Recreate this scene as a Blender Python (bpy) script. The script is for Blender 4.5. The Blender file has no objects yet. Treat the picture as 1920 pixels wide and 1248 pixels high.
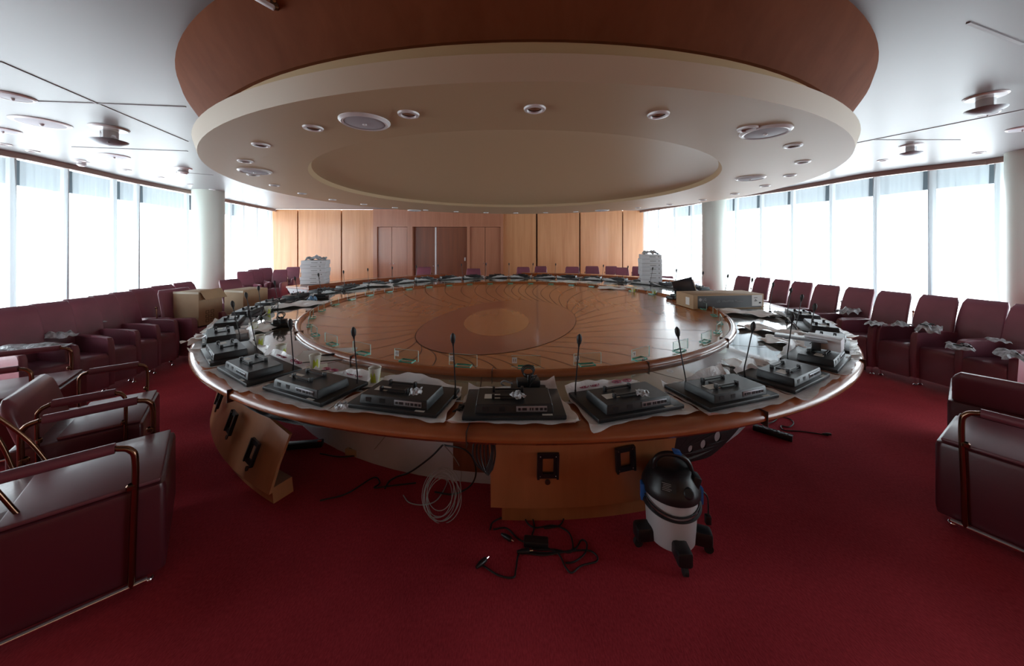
import bpy, bmesh, math, random
from mathutils import Vector, Matrix
random.seed(7)
PI = math.pi
sc = bpy.context.scene
COL = sc.collection

# ---------------------------------------------------------------- camera
F, HOR, EYE = 643.0, 456.0, 1.6          # focal length and horizon in pixels of the 1920x1248 frame
cam = bpy.data.cameras.new('camera')
cam.sensor_width = 36.0
cam.lens = 36.0 * F / 1920.0
cam.shift_y = -(624.0 - HOR) / 1920.0
cam.clip_start = 0.05
co = bpy.data.objects.new('camera', cam)
co.location = (0, 0, EYE)
co.rotation_euler = (PI / 2, 0, 0)
COL.objects.link(co)
sc.camera = co

# ---------------------------------------------------------------- daylight
SKY = 6.0
w = bpy.data.worlds.new('overcast_sky')
sc.world = w
w.use_nodes = True
bg = w.node_tree.nodes['Background']
bg.inputs[0].default_value = (0.86, 0.95, 1.0, 1)
bg.inputs[1].default_value = SKY
sc.view_settings.view_transform = 'Standard'
sc.view_settings.look = 'None'
sc.view_settings.gamma = 1.0
sc.view_settings.use_curve_mapping = False
sc.view_settings.exposure = 0.55


def portal(p0, p1, z0, z1, inward):
    """light portal over a run of window (only guides the sky's own light)"""
    l = bpy.data.lights.new('window_portal', 'AREA')
    l.shape = 'RECTANGLE'
    d = (Vector(p1) - Vector(p0))
    l.size = d.length
    l.size_y = z1 - z0
    l.cycles.is_portal = True
    o = bpy.data.objects.new('window_portal', l)
    mid = (Vector(p0) + Vector(p1)) / 2
    n = Vector(inward).normalized()
    x = Vector((d.x, d.y, 0)).normalized()
    z = -Vector((n.x, n.y, 0))
    z = (z - x * z.dot(x)).normalized()
    y = z.cross(x)
    m = Matrix((x, y, z)).transposed().to_4x4()
    m.translation = (mid.x, mid.y, (z0 + z1) / 2)
    o.matrix_world = m
    COL.objects.link(o)


def at(px, py, z):
    Y = F * (EYE - z) / (py - HOR)
    return Vector(((px - 960) / F * Y, Y, z))


def aty(px, py, Y):
    return Vector(((px - 960) / F * Y, Y, EYE - (py - HOR) * Y / F))


CEIL = EYE + 1.37
CX, CY = 0.11, 5.2                        # centre of the round table and of the canopy
TR = 3.65                                 # table radius

# ---------------------------------------------------------------- materials
def nmat(name):
    m = bpy.data.materials.new(name)
    m.use_nodes = True
    nt = m.node_tree
    return m, nt, nt.nodes['Principled BSDF']


def mat(name, col, rough=.5, metal=0, spec=.5, coat=0, bump=None, var=None, coords='Object', sheen=0):
    m, nt, b = nmat(name)
    b.inputs['Base Color'].default_value = (*col, 1)
    b.inputs['Roughness'].default_value = rough
    b.inputs['Metallic'].default_value = metal
    b.inputs['Specular IOR Level'].default_value = spec
    b.inputs['Coat Weight'].default_value = coat
    b.inputs['Coat Roughness'].default_value = .12
    if sheen:
        b.inputs['Sheen Weight'].default_value = sheen
    tc = nt.nodes.new('ShaderNodeTexCoord')
    if var:                                # (scale, amount): mottled colour
        n = nt.nodes.new('ShaderNodeTexNoise')
        n.inputs['Scale'].default_value = var[0]
        n.inputs['Detail'].default_value = 4
        nt.links.new(tc.outputs[coords], n.inputs['Vector'])
        r = nt.nodes.new('ShaderNodeValToRGB')
        r.color_ramp.elements[0].position = .3
        r.color_ramp.elements[1].position = .7
        r.color_ramp.elements[0].color = (*[c * (1 - var[1]) for c in col], 1)
        r.color_ramp.elements[1].color = (*[min(1, c * (1 + var[1])) for c in col], 1)
        nt.links.new(n.outputs['Fac'], r.inputs['Fac'])
        nt.links.new(r.outputs['Color'], b.inputs['Base Color'])
    if bump:                               # (scale, strength, distance)
        n = nt.nodes.new('ShaderNodeTexNoise')
        n.inputs['Scale'].default_value = bump[0]
        n.inputs['Detail'].default_value = 3
        nt.links.new(tc.outputs[coords], n.inputs['Vector'])
        bp = nt.nodes.new('ShaderNodeBump')
        bp.inputs['Strength'].default_value = bump[1]
        bp.inputs['Distance'].default_value = bump[2]
        nt.links.new(n.outputs['Fac'], bp.inputs['Height'])
        nt.links.new(bp.outputs['Normal'], b.inputs['Normal'])
    return m


def wood(name, c1, c2, rough=.3, scale=(1, 1, .08), freq=9, coat=.3, spec=.5):
    """veneer: grain runs along the axis with the small scale"""
    m, nt, b = nmat(name)
    tc = nt.nodes.new('ShaderNodeTexCoord')
    mp = nt.nodes.new('ShaderNodeMapping')
    mp.inputs['Scale'].default_value = scale
    n = nt.nodes.new('ShaderNodeTexNoise')
    n.inputs['Scale'].default_value = freq
    n.inputs['Detail'].default_value = 6
    n.inputs['Roughness'].default_value = .62
    n.inputs['Distortion'].default_value = .4
    r = nt.nodes.new('ShaderNodeValToRGB')
    r.color_ramp.elements[0].position = .32
    r.color_ramp.elements[1].position = .68
    r.color_ramp.elements[0].color = (*c1, 1)
    r.color_ramp.elements[1].color = (*c2, 1)
    nt.links.new(tc.outputs['Object'], mp.inputs['Vector'])
    nt.links.new(mp.outputs['Vector'], n.inputs['Vector'])
    nt.links.new(n.outputs['Fac'], r.inputs['Fac'])
    nt.links.new(r.outputs['Color'], b.inputs['Base Color'])
    b.inputs['Roughness'].default_value = rough
    b.inputs['Specular IOR Level'].default_value = spec
    b.inputs['Coat Weight'].default_value = coat
    b.inputs['Coat Roughness'].default_value = .1
    return m


def carpet_mat():
    m, nt, b = nmat('red_carpet')
    tc = nt.nodes.new('ShaderNodeTexCoord')
    n = nt.nodes.new('ShaderNodeTexNoise')
    n.inputs['Scale'].default_value = 1.3
    n.inputs['Detail'].default_value = 5
    n2 = nt.nodes.new('ShaderNodeTexNoise')
    n2.inputs['Scale'].default_value = 160
    n2.inputs['Detail'].default_value = 2
    mp = nt.nodes.new('ShaderNodeMapping')
    mp.inputs['Scale'].default_value = (1, .35, 1)
    nt.links.new(tc.outputs['Object'], mp.inputs['Vector'])
    nt.links.new(tc.outputs['Object'], n.inputs['Vector'])
    nt.links.new(mp.outputs['Vector'], n2.inputs['Vector'])
    mx = nt.nodes.new('ShaderNodeMath')
    mx.operation = 'MULTIPLY_ADD'
    mx.inputs[1].default_value = .55
    nt.links.new(n.outputs['Fac'], mx.inputs[0])
    h = nt.nodes.new('ShaderNodeMath')
    h.operation = 'MULTIPLY'
    h.inputs[1].default_value = .45
    nt.links.new(n2.outputs['Fac'], h.inputs[0])
    nt.links.new(h.outputs[0], mx.inputs[2])
    r = nt.nodes.new('ShaderNodeValToRGB')
    r.color_ramp.elements[0].position = .34
    r.color_ramp.elements[1].position = .66
    r.color_ramp.elements[0].color = (.30, .025, .035, 1)
    r.color_ramp.elements[1].color = (.58, .055, .075, 1)
    nt.links.new(mx.outputs[0], r.inputs['Fac'])
    nt.links.new(r.outputs['Color'], b.inputs['Base Color'])
    b.inputs['Roughness'].default_value = .95
    b.inputs['Specular IOR Level'].default_value = .1
    bp = nt.nodes.new('ShaderNodeBump')
    bp.inputs['Strength'].default_value = .6
    bp.inputs['Distance'].default_value = .004
    nt.links.new(n2.outputs['Fac'], bp.inputs['Height'])
    nt.links.new(bp.outputs['Normal'], b.inputs['Normal'])
    return m


def sheer_mat(name, col, through):
    """sheer cloth: part of the light passes straight, the rest is scattered"""
    m = bpy.data.materials.new(name)
    m.use_nodes = True
    nt = m.node_tree
    nt.nodes.clear()
    out = nt.nodes.new('ShaderNodeOutputMaterial')
    t = nt.nodes.new('ShaderNodeBsdfTransparent')
    tl = nt.nodes.new('ShaderNodeBsdfTranslucent')
    df = nt.nodes.new('ShaderNodeBsdfDiffuse')
    for s in (tl, df):
        s.inputs['Color'].default_value = (*col, 1)
    a = nt.nodes.new('ShaderNodeMixShader')
    a.inputs[0].default_value = .45
    nt.links.new(tl.outputs[0], a.inputs[1])
    nt.links.new(df.outputs[0], a.inputs[2])
    x = nt.nodes.new('ShaderNodeMixShader')
    x.inputs[0].default_value = through
    nt.links.new(a.outputs[0], x.inputs[1])
    nt.links.new(t.outputs[0], x.inputs[2])
    nt.links.new(x.outputs[0], out.inputs[0])
    return m


def thin_glass(name, tint, refl=.12, rough=.02):
    m = bpy.data.materials.new(name)
    m.use_nodes = True
    nt = m.node_tree
    nt.nodes.clear()
    out = nt.nodes.new('ShaderNodeOutputMaterial')
    t = nt.nodes.new('ShaderNodeBsdfTransparent')
    t.inputs['Color'].default_value = (*tint, 1)
    g = nt.nodes.new('ShaderNodeBsdfGlossy')
    g.inputs['Roughness'].default_value = rough
    lw = nt.nodes.new('ShaderNodeLayerWeight')
    lw.inputs[0].default_value = refl
    x = nt.nodes.new('ShaderNodeMixShader')
    geo = nt.nodes.new('ShaderNodeNewGeometry')
    fr = nt.nodes.new('ShaderNodeMath')
    fr.operation = 'SUBTRACT'
    fr.inputs[0].default_value = 1
    nt.links.new(geo.outputs['Backfacing'], fr.inputs[1])
    mu = nt.nodes.new('ShaderNodeMath')
    mu.operation = 'MULTIPLY'
    nt.links.new(lw.outputs['Fresnel'], mu.inputs[0])
    nt.links.new(fr.outputs[0], mu.inputs[1])
    nt.links.new(mu.outputs[0], x.inputs[0])
    nt.links.new(t.outputs[0], x.inputs[1])
    nt.links.new(g.outputs[0], x.inputs[2])
    nt.links.new(x.outputs[0], out.inputs[0])
    return m


M = {}
M['carpet'] = carpet_mat()
M['ceiling'] = mat('satin_ceiling', (.20, .20, .203), .36, spec=.3)
M['groove'] = mat('panel_groove', (.30, .30, .31), .5)
M['cream'] = mat('cream_plaster', (.47, .345, .21), .5)
M['cream_lt'] = mat('cream_plaster_band', (.55, .465, .33), .5)
M['cream_yel'] = mat('yellow_plaster', (.62, .47, .27), .55)
M['veneer_dark'] = wood('drum_veneer', (.15, .046, .018), (.19, .062, .026), .75, (1, 1, .1), 5, 0, .06)
M['wall_wood'] = wood('wall_veneer', (.46, .205, .088), (.57, .285, .135), .34, (1.2, 1, .06), 7, .25)
M['wall_wood_red'] = wood('door_wall_veneer', (.33, .13, .07), (.41, .175, .10), .34, (1.2, 1, .06), 7, .25)
M['door_wood'] = wood('door_veneer', (.15, .045, .02), (.22, .07, .032), .34, (1.2, 1, .06), 7, .2)
M['table_wood'] = wood('table_veneer', (.46, .15, .035), (.54, .19, .05), .22, (1, .12, 1), 5, .4)
M['desk_wood'] = wood('desk_edge_veneer', (.29, .075, .02), (.36, .105, .032), .25, (1, 1, 1), 3, .4)
M['inlay_dark'] = wood('inlay_dark_veneer', (.29, .065, .015), (.34, .08, .02), .2, (1, .12, 1), 6, .5)
M['inlay_light'] = wood('inlay_light_veneer', (.49, .19, .055), (.55, .22, .07), .2, (1, .12, 1), 6, .5)
M['base_wood'] = wood('pedestal_veneer', (.36, .14, .055), (.46, .19, .08), .35, (1, 1, .1), 6, .25)
M['seam'] = mat('dark_seam_and_void', (.05, .018, .008), .6)
M['glass_top'] = mat('smoked_glass_top', (.105, .085, .06), .025, spec=.9, coat=1.0)
M['leather'] = mat('burgundy_leather', (.23, .068, .098), .38, spec=.55, coat=.2, bump=(55, .12, .004), var=(2.5, .15))
M['leather_dark'] = mat('dark_burgundy_leather', (.095, .014, .022), .36, spec=.5, coat=.15, bump=(55, .12, .004))
M['leather_pad'] = mat('glossy_burgundy_leather', (.17, .045, .06), .42, spec=.5, coat=.1)
M['bronze'] = mat('bronze_tube', (.22, .12, .075), .22, metal=1)
M['chrome'] = mat('chrome', (.75, .75, .76), .12, metal=1)
M['steel'] = mat('brushed_steel', (.62, .66, .71), .42, metal=.2, var=(1.5, .2))
M['black'] = mat('black_plastic', (.012, .012, .014), .38)
M['black_soft'] = mat('black_rubber', (.012, .012, .013), .6)
M['monitor'] = mat('dark_grey_plastic', (.016, .0175, .020), .42, spec=.4, bump=(300, .1, .001))
M['grey'] = mat('grey_plastic', (.23, .25, .28), .4)
M['port'] = mat('port_plate', (.33, .35, .38), .35, metal=.5)
M['sticker'] = mat('paper_sticker', (.60, .58, .52), .5)
M['foam'] = mat('foam_wrap', (.93, .92, .92), .35, spec=.6, bump=(18, .5, .02))
M['print'] = mat('magenta_print', (.45, .03, .12), .5)
M['paper'] = mat('white_paper', (.72, .71, .69), .6)
M['ink'] = mat('black_ink', (.015, .015, .015), .6)
M['inkgrey'] = mat('grey_ink', (.30, .30, .30), .6)
M['plate_glass'] = thin_glass('acrylic_plate', (.92, .965, .945), .08)
M['pane_edge'] = mat('pale_glass_edge', (.42, .60, .54), .15, spec=.7)
M['plate_edge'] = mat('green_glass_edge', (.10, .45, .36), .1, spec=.8)
M['plastic_bag'] = thin_glass('clear_plastic', (.78, .80, .82), .45, .12)
M['bagfill'] = mat('crumpled_film', (.42, .44, .47), .3, spec=.7, var=(22, .6), bump=(40, .8, .02))
M['cup'] = mat('white_cup', (.72, .70, .62), .55)
M['lime'] = mat('lime_print', (.50, .55, .05), .5)
M['card'] = mat('cardboard', (.42, .28, .165), .75, var=(3, .12))
M['card_dark'] = mat('cardboard_dark_print', (.13, .085, .05), .75)
M['tape'] = mat('packing_tape', (.60, .52, .40), .25)
M['boxwhite'] = mat('white_carton', (.66, .67, .70), .6)
M['boxgrey'] = mat('grey_carton', (.42, .43, .47), .6)
M['boxdark'] = mat('dark_box_print', (.045, .042, .045), .4)
M['column'] = mat('column_paint', (.56, .62, .56), .35)
M['mullion'] = mat('mullion_metal', (.30, .31, .32), .4, metal=.4)
M['sheer'] = sheer_mat('sheer_curtain', (.74, .82, .86), .60)
M['eave'] = mat('exterior_eave', (.12, .15, .17), .9)
M['trim'] = mat('ceiling_edge_trim', (.28, .18, .15), .4)
M['white'] = mat('white_plastic', (.68, .68, .69), .35)
M['lampdark'] = mat('unlit_lamp', (.10, .09, .09), .3)
M['blue'] = mat('blue_plastic', (.02, .13, .42), .35)
M['tank'] = mat('white_tank', (.55, .56, .58), .4)
M['cable_grey'] = mat('grey_cable', (.40, .41, .42), .5)
M['cable'] = mat('black_cable', (.012, .012, .014), .45)
M['red'] = mat('red_switch', (.6, .03, .02), .3)
M['screen'] = mat('dark_screen', (.012, .017, .025), .12, spec=.6)
M['bluepack'] = mat('blue_wrapper', (.12, .24, .40), .4)


# ---------------------------------------------------------------- mesh helper
class MB:
    def __init__(s):
        s.bm = bmesh.new()
        s.mi = 0

    def _merge(s, b2, mtx=None):
        if mtx is not None:
            bmesh.ops.transform(b2, matrix=mtx, verts=b2.verts)
        vm = {}
        for v in b2.verts:
            vm[v] = s.bm.verts.new(v.co)
        for f in b2.faces:
            try:
                nf = s.bm.faces.new([vm[v] for v in f.verts])
                nf.material_index = s.mi
            except ValueError:
                pass
        b2.free()

    def box(s, c, size, rot=None, bev=0, seg=2):
        b = bmesh.new()
        bmesh.ops.create_cube(b, size=1)
        bmesh.ops.scale(b, vec=size, verts=b.verts)
        if bev:
            bmesh.ops.bevel(b, geom=list(b.edges), offset=bev, segments=seg, affect='EDGES', profile=.5)
        m = Matrix.Translation(c)
        if rot is not None:
            if isinstance(rot, (int, float)):
                rot = Matrix.Rotation(rot, 4, 'Z')
            m = m @ rot.to_4x4()
        s._merge(b, m)
        return s

    def loft(s, rings, caps=True, close=True):
        rv = [[s.bm.verts.new(p) for p in r] for r in rings]
        n = len(rings[0])
        for a, b in zip(rv[:-1], rv[1:]):
            for i in range(n if close else n - 1):
                j = (i + 1) % n
                try:
                    f = s.bm.faces.new((a[i], a[j], b[j], b[i]))
                    f.material_index = s.mi
                except ValueError:
                    pass
        if caps and close:
            for r in (list(reversed(rv[0])), rv[-1]):
                try:
                    f = s.bm.faces.new(r)
                    f.material_index = s.mi
                except ValueError:
                    pass
        return s

    def lathe(s, prof, n=24, c=(0, 0, 0), mtx=None, a0=0, a1=2 * PI):
        c = Vector(c)
        full = abs(a1 - a0 - 2 * PI) < 1e-6
        rings = []
        for i in range(n + (0 if full else 1)):
            a = a0 + (a1 - a0) * i / n
            ring = []
            for r, z in prof:
                p = Vector((r * math.cos(a), r * math.sin(a), z))
                if mtx is not None:
                    p = mtx @ p
                ring.append(p + c)
            rings.append(ring)
        if full:
            rings.append(rings[0])
        vs = [[s.bm.verts.new(p) for p in r] for r in (rings[:-1] if full else rings)]
        if full:
            vs.append(vs[0])
        for a, b in zip(vs[:-1], vs[1:]):
            for k in range(len(prof) - 1):
                q = [a[k], b[k], b[k + 1], a[k + 1]]
                try:
                    f = s.bm.faces.new(q)
                    f.material_index = s.mi
                except ValueError:
                    pass
        return s

    def tube(s, pts, r=.01, n=8, caps=True):
        pts = [Vector(p) for p in pts]
        rr = r if isinstance(r, (list, tuple)) else [r] * len(pts)
        up = Vector((0, 0, 1))
        rings = []
        prev = None
        for i, p in enumerate(pts):
            a = pts[max(0, i - 1)]
            b = pts[min(len(pts) - 1, i + 1)]
            t = (b - a)
            if t.length < 1e-9:
                t = Vector((0, 0, 1))
            t.normalize()
            if prev is None:
                x = t.cross(up)
                if x.length < .05:
                    x = t.cross(Vector((1, 0, 0)))
            else:
                x = prev - t * prev.dot(t)
                if x.length < 1e-4:
                    x = t.cross(Vector((1, 0, 0)))
            x.normalize()
            prev = x
            y = t.cross(x)
            rings.append([p + x * rr[i] * math.cos(2 * PI * k / n) + y * rr[i] * math.sin(2 * PI * k / n) for k in range(n)])
        return s.loft(rings, caps)

    def poly(s, pts, mi=None):
        f = s.bm.faces.new([s.bm.verts.new(p) for p in pts])
        f.material_index = s.mi if mi is None else mi
        return s

    def prism(s, pts2, z0, z1, mtx=None):
        b = bmesh.new()
        lo = [b.verts.new((x, y, z0)) for x, y in pts2]
        hi = [b.verts.new((x, y, z1)) for x, y in pts2]
        n = len(pts2)
        b.faces.new(list(reversed(lo)))
        b.faces.new(hi)
        for i in range(n):
            j = (i + 1) % n
            b.faces.new((lo[i], lo[j], hi[j], hi[i]))
        s._merge(b, mtx)
        return s

    def grid(s, fn, nu, nv, closed_u=False):
        vs = [[s.bm.verts.new(fn(i / nu, j / nv)) for j in range(nv + 1)] for i in range(nu if closed_u else nu + 1)]
        if closed_u:
            vs.append(vs[0])
        for i in range(nu):
            for j in range(nv):
                f = s.bm.faces.new((vs[i][j], vs[i + 1][j], vs[i + 1][j + 1], vs[i][j + 1]))
                f.material_index = s.mi
        return s

    def mesh(s, me, mtx=None):
        b = bmesh.new()
        b.from_mesh(me)
        s._merge(b, mtx)
        return s

    def sphere(s, c, r, sc3=(1, 1, 1), u=14, v=9):
        b = bmesh.new()
        bmesh.ops.create_uvsphere(b, u_segments=u, v_segments=v, radius=r)
        s._merge(b, Matrix.Translation(c) @ Matrix.Diagonal((*sc3, 1)))
        return s

    def build(s, name, mats, parent=None, smooth=True, normals=True, ang=40):
        if normals:
            bmesh.ops.recalc_face_normals(s.bm, faces=s.bm.faces)
        me = bpy.data.meshes.new(name)
        s.bm.to_mesh(me)
        s.bm.free()
        for m in (mats if isinstance(mats, (list, tuple)) else [mats]):
            me.materials.append(m)
        if smooth:
            me.polygons.foreach_set('use_smooth', [True] * len(me.polygons))
            me.set_sharp_from_angle(angle=math.radians(ang))
        o = bpy.data.objects.new(name, me)
        COL.objects.link(o)
        if parent is not None:
            o.parent = parent
        return o


def bez(p, n=10):
    """Catmull-Rom through points"""
    p = [Vector(q) for q in p]
    if len(p) < 3:
        return p
    P = [2 * p[0] - p[1]] + p + [2 * p[-1] - p[-2]]
    out = []
    for i in range(1, len(P) - 2):
        a, b, c, d = P[i - 1:i + 3]
        for k in range(n):
            t = k / n
            out.append(.5 * ((2 * b) + (c - a) * t + (2 * a - 5 * b + 4 * c - d) * t * t + (3 * b - a - 3 * c + d) * t ** 3))
    out.append(p[-1])
    return out


def text_mesh(txt, size, extrude=.0004, align='CENTER'):
    cu = bpy.data.curves.new('t', 'FONT')
    cu.body = txt
    cu.size = size
    cu.extrude = extrude
    cu.align_x = align
    cu.align_y = 'CENTER'
    cu.resolution_u = 3
    o = bpy.data.objects.new('t', cu)
    COL.objects.link(o)
    bpy.context.view_layer.update()
    dg = bpy.context.evaluated_depsgraph_get()
    me = bpy.data.meshes.new_from_object(o.evaluated_get(dg))
    bpy.data.objects.remove(o)
    bpy.data.curves.remove(cu)
    return me


def flat_with_holes(outer, holes, thick):
    """a plate in the XY plane with real holes"""
    cu = bpy.data.curves.new('t', 'CURVE')
    cu.dimensions = '2D'
    cu.fill_mode = 'BOTH'
    cu.extrude = thick / 2
    for loop in [outer] + holes:
        sp = cu.splines.new('POLY')
        sp.points.add(len(loop) - 1)
        for i, (x, y) in enumerate(loop):
            sp.points[i].co = (x, y, 0, 1)
        sp.use_cyclic_u = True
    o = bpy.data.objects.new('t', cu)
    COL.objects.link(o)
    bpy.context.view_layer.update()
    dg = bpy.context.evaluated_depsgraph_get()
    me = bpy.data.meshes.new_from_object(o.evaluated_get(dg))
    bpy.data.objects.remove(o)
    bpy.data.curves.remove(cu)
    return me


def circ(cx, cy, rx, ry=None, n=20):
    ry = ry or rx
    return [(cx + rx * math.cos(2 * PI * k / n), cy + ry * math.sin(2 * PI * k / n)) for k in range(n)]


def rrect(w_, h_, r, n=4):
    pts = []
    for cx, cy, a0 in ((w_ / 2 - r, h_ / 2 - r, 0), (-w_ / 2 + r, h_ / 2 - r, PI / 2), (-w_ / 2 + r, -h_ / 2 + r, PI), (w_ / 2 - r, -h_ / 2 + r, 1.5 * PI)):
        for k in range(n + 1):
            a = a0 + PI / 2 * k / n
            pts.append((cx + r * math.cos(a), cy + r * math.sin(a)))
    return pts


def tag(o, label=None, cat=None, group=None, kind=None):
    if label: o['label'] = label
    if cat: o['category'] = cat
    if group: o['group'] = group
    if kind: o['kind'] = kind
    return o


def empty(name, loc=(0, 0, 0), rz=0, label=None, cat=None, group=None):
    o = bpy.data.objects.new(name, None)
    o.empty_display_size = .1
    o.location = loc
    o.rotation_euler = (0, 0, rz)
    COL.objects.link(o)
    return tag(o, label, cat, group)


KIDS = {}


def copy_tree(o, parent=None):
    c = o.copy()
    COL.objects.link(c)
    c.parent = parent
    for ch in list(o.children):
        copy_tree(ch, c)
    return c


ORD = ['zeroth', 'first', 'second', 'third', 'fourth', 'fifth', 'sixth', 'seventh', 'eighth', 'ninth', 'tenth', 'eleventh', 'twelfth',
       'thirteenth', 'fourteenth', 'fifteenth', 'sixteenth', 'seventeenth', 'eighteenth', 'nineteenth', 'twentieth', 'twenty-first', 'twenty-second']


class Proto:
    """first use hands out the prototype itself, later uses copy it with all its parts"""
    def __init__(s, root): s.root, s.used = root, False

    def get(s):
        if not s.used:
            s.used = True
            return s.root
        return copy_tree(s.root)


def place(o, loc, rz=0, label=None, group=None, cat=None, scale=None):
    o.location = loc
    o.rotation_euler = (0, 0, rz)
    o.scale = scale or (1, 1, 1)
    tag(o, label, cat, group)
    if group is None and 'group' in o: del o['group']
    return o


# ================================================================ room shell
RIGHT = [(8.3, -3.5), (8.2, 2.0), (7.85, 5.58), (7.37, 6.12), (7.06, 6.73), (6.97, 7.59), (6.85, 8.47), (6.57, 9.18), (6.3, 10.0), (6.05, 11.6), (5.45, 14.3)]
LEFT = [(-7.7, -3.5), (-7.55, 2.0), (-7.55, 5.06), (-7.6, 5.4), (-7.78, 6.03), (-8.12, 7.1), (-8.46, 8.99), (-8.97, 10.5), (-9.63, 13.8)]
OUTLINE = RIGHT + list(reversed(LEFT))


def struct(o, **k): return tag(o, kind='structure', **k)


def hit(px, line):
    k = (px - 960) / F
    if line is LEFT: line = LEFT + [(-9.9, 15)]
    if line is RIGHT: line = RIGHT + [(5.3, 15)]
    for (x0, y0), (x1, y1) in zip(line[:-1], line[1:]):
        den = (x1 - x0) - k * (y1 - y0)
        if abs(den) < 1e-9: continue
        t = (k * y0 - x0) / den
        if -1e-6 <= t <= 1 + 1e-6:
            p = (x0 + (x1 - x0) * t, y0 + (y1 - y0) * t)
            if p[1] > 0: return p
    return None


m = MB()
m.poly([(x, y, 0) for x, y in OUTLINE])
m.poly([(x, y, -.15) for x, y in reversed(OUTLINE)])
for (x0, y0), (x1, y1) in zip(OUTLINE, OUTLINE[1:] + OUTLINE[:1]):
    m.poly([(x0, y0, 0), (x0, y0, -.15), (x1, y1, -.15), (x1, y1, 0)])
struct(m.build('floor', M['carpet'], smooth=False))

# ceiling with a round opening for the canopy drum
DR = 3.72
NA = 144
m = MB()
ring_i, ring_o = [], []
cands = [2 * PI * k / NA for k in range(NA)] + [math.atan2(y - CY, x - CX) % (2 * PI) for x, y in OUTLINE]
for a in sorted(set(round(c, 6) for c in cands)):
    dx, dy = math.cos(a), math.sin(a)
    best = None
    for (x0, y0), (x1, y1) in zip(OUTLINE, OUTLINE[1:] + OUTLINE[:1]):
        den = dx * (y1 - y0) - dy * (x1 - x0)
        if abs(den) < 1e-9: continue
        t = ((x0 - CX) * (y1 - y0) - (y0 - CY) * (x1 - x0)) / den
        u = ((x0 - CX) * dy - (y0 - CY) * dx) / den
        if t > 0 and -1e-4 <= u <= 1 + 1e-4 and (best is None or t < best): best = t
    ring_i.append((CX + DR * dx, CY + DR * dy))
    ring_o.append((CX + best * dx, CY + best * dy))
for z, up in ((CEIL, 0), (CEIL + .2, 1)):
    n = len(ring_i)
    vi = [m.bm.verts.new((x, y, z)) for x, y in ring_i]
    vo = [m.bm.verts.new((x, y, z)) for x, y in ring_o]
    for i in range(n):
        j = (i + 1) % n
        m.bm.faces.new((vi[i], vo[i], vo[j], vi[j]) if up else (vi[j], vo[j], vo[i], vi[i]))
struct(m.build('ceiling', M['ceiling'], smooth=False, normals=False))

# panel joints of the ceiling
joints = [((0, 115), (165, 186)), ((165, 186), (352, 265)), ((20, 188), (175, 193)), ((175, 193), (348, 200)), ((135, 275), (352, 283)), ((330, 322), (400, 328)),
          ((1605, 268), (1920, 205)), ((1815, 42), (1918, 82)), ((1640, 262), (1800, 262))]
m = MB()
for (ax, ay), (bx, by) in joints:
    a, b = at(ax, ay, CEIL), at(bx, by, CEIL)
    d = (b - a)
    m.box(((a.x + b.x) / 2, (a.y + b.y) / 2, CEIL - .003), (d.length, .018, .006), rot=math.atan2(d.y, d.x))
struct(m.build('trim_1', M['groove'], smooth=False))

# back wall: three flat runs with grooves, and the redder door section standing proud
BW = [(-12, 13.77), (8, 14.37)]


def back(px, off=0):
    p = hit(px, BW)
    k = 1 - off / p[1]
    return (p[0] * k, p[1] * k)


def wallrun(mb, pa, pb, z0, z1, t=.12, off=0):
    a, b = Vector((*back(pa, off), 0)), Vector((*back(pb, off), 0))
    d = b - a
    nrm = Vector((-d.y, d.x, 0)).normalized()
    c = (a + b) / 2 + nrm * t / 2
    mb.box((c.x, c.y, (z0 + z1) / 2), (d.length, t, z1 - z0), rot=math.atan2(d.y, d.x))
    return mb


m = MB()
for pa, pb in ((506, 557), (559.5, 639), (641.5, 700), (943, 1005), (1008, 1086), (1088.5, 1166.5), (1168.5, 1213)):
    wallrun(m, pa, pb, 0, CEIL)
m.mi = 1
wallrun(m, 500, 1216, 0, CEIL, .05, -.12)
struct(m.build('wall_back', [M['wall_wood'], M['seam']], smooth=False))
m = MB()
DZ = 2.27
for pa, pb in ((699.5, 707), (763.5, 773.5), (875.5, 881), (938.5, 943.5)):
    wallrun(m, pa, pb, 0, DZ, .3, .18)
wallrun(m, 699.5, 943.5, DZ, CEIL, .3, .18)
struct(m.build('trim_2', M['wall_wood_red'], smooth=False))


def leaf(name, pa, pb, off, mat_, knobs=(), z1=DZ - .01, edge=None):
    m = MB()
    wallrun(m, pa, pb, .01, z1, .05, off)
    o = struct(m.build(name, mat_, smooth=False))
    for kx, kz, kind in knobs:
        x, y = back(kx, off)
        k = MB()
        if kind == 'knob':
            k.sphere((x, y - .035, kz), .022)
            k.tube([(x, y, kz), (x, y - .03, kz)], .008)
            k.build('door_knob', M['chrome'], o)
        elif kind == 'plate':
            k.box((x, y - .01, kz), (.05, .02, .14), bev=.006)
            k.build('access_plate', M['white'], o)
        elif kind == 'strip':
            k.box((x, y - .02, z1 / 2), (.07, .05, z1), bev=.01)
            k.build('edge_strip', M['white'], o)
    return o


kz = EYE - 38 * 14 / F
leaf('door_1', 707.3, 734.3, .10, M['wall_wood_red'], [(732, kz, 'knob')])
leaf('door_2', 735, 763, .10, M['wall_wood_red'], [(739, kz, 'knob')])
leaf('door_3', 774, 816, -.02, M['door_wood'], [(813, kz - .1, 'knob'), (817.5, 0, 'strip')])
leaf('door_4', 819, 875, .05, M['door_wood'], [(872, kz + .18, 'plate')])
leaf('door_5', 881.3, 909.3, .10, M['wall_wood_red'], [(907, kz + .02, 'knob')])
leaf('door_6', 910, 938.3, .10, M['wall_wood_red'], [(912.5, kz + .02, 'knob')])

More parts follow.
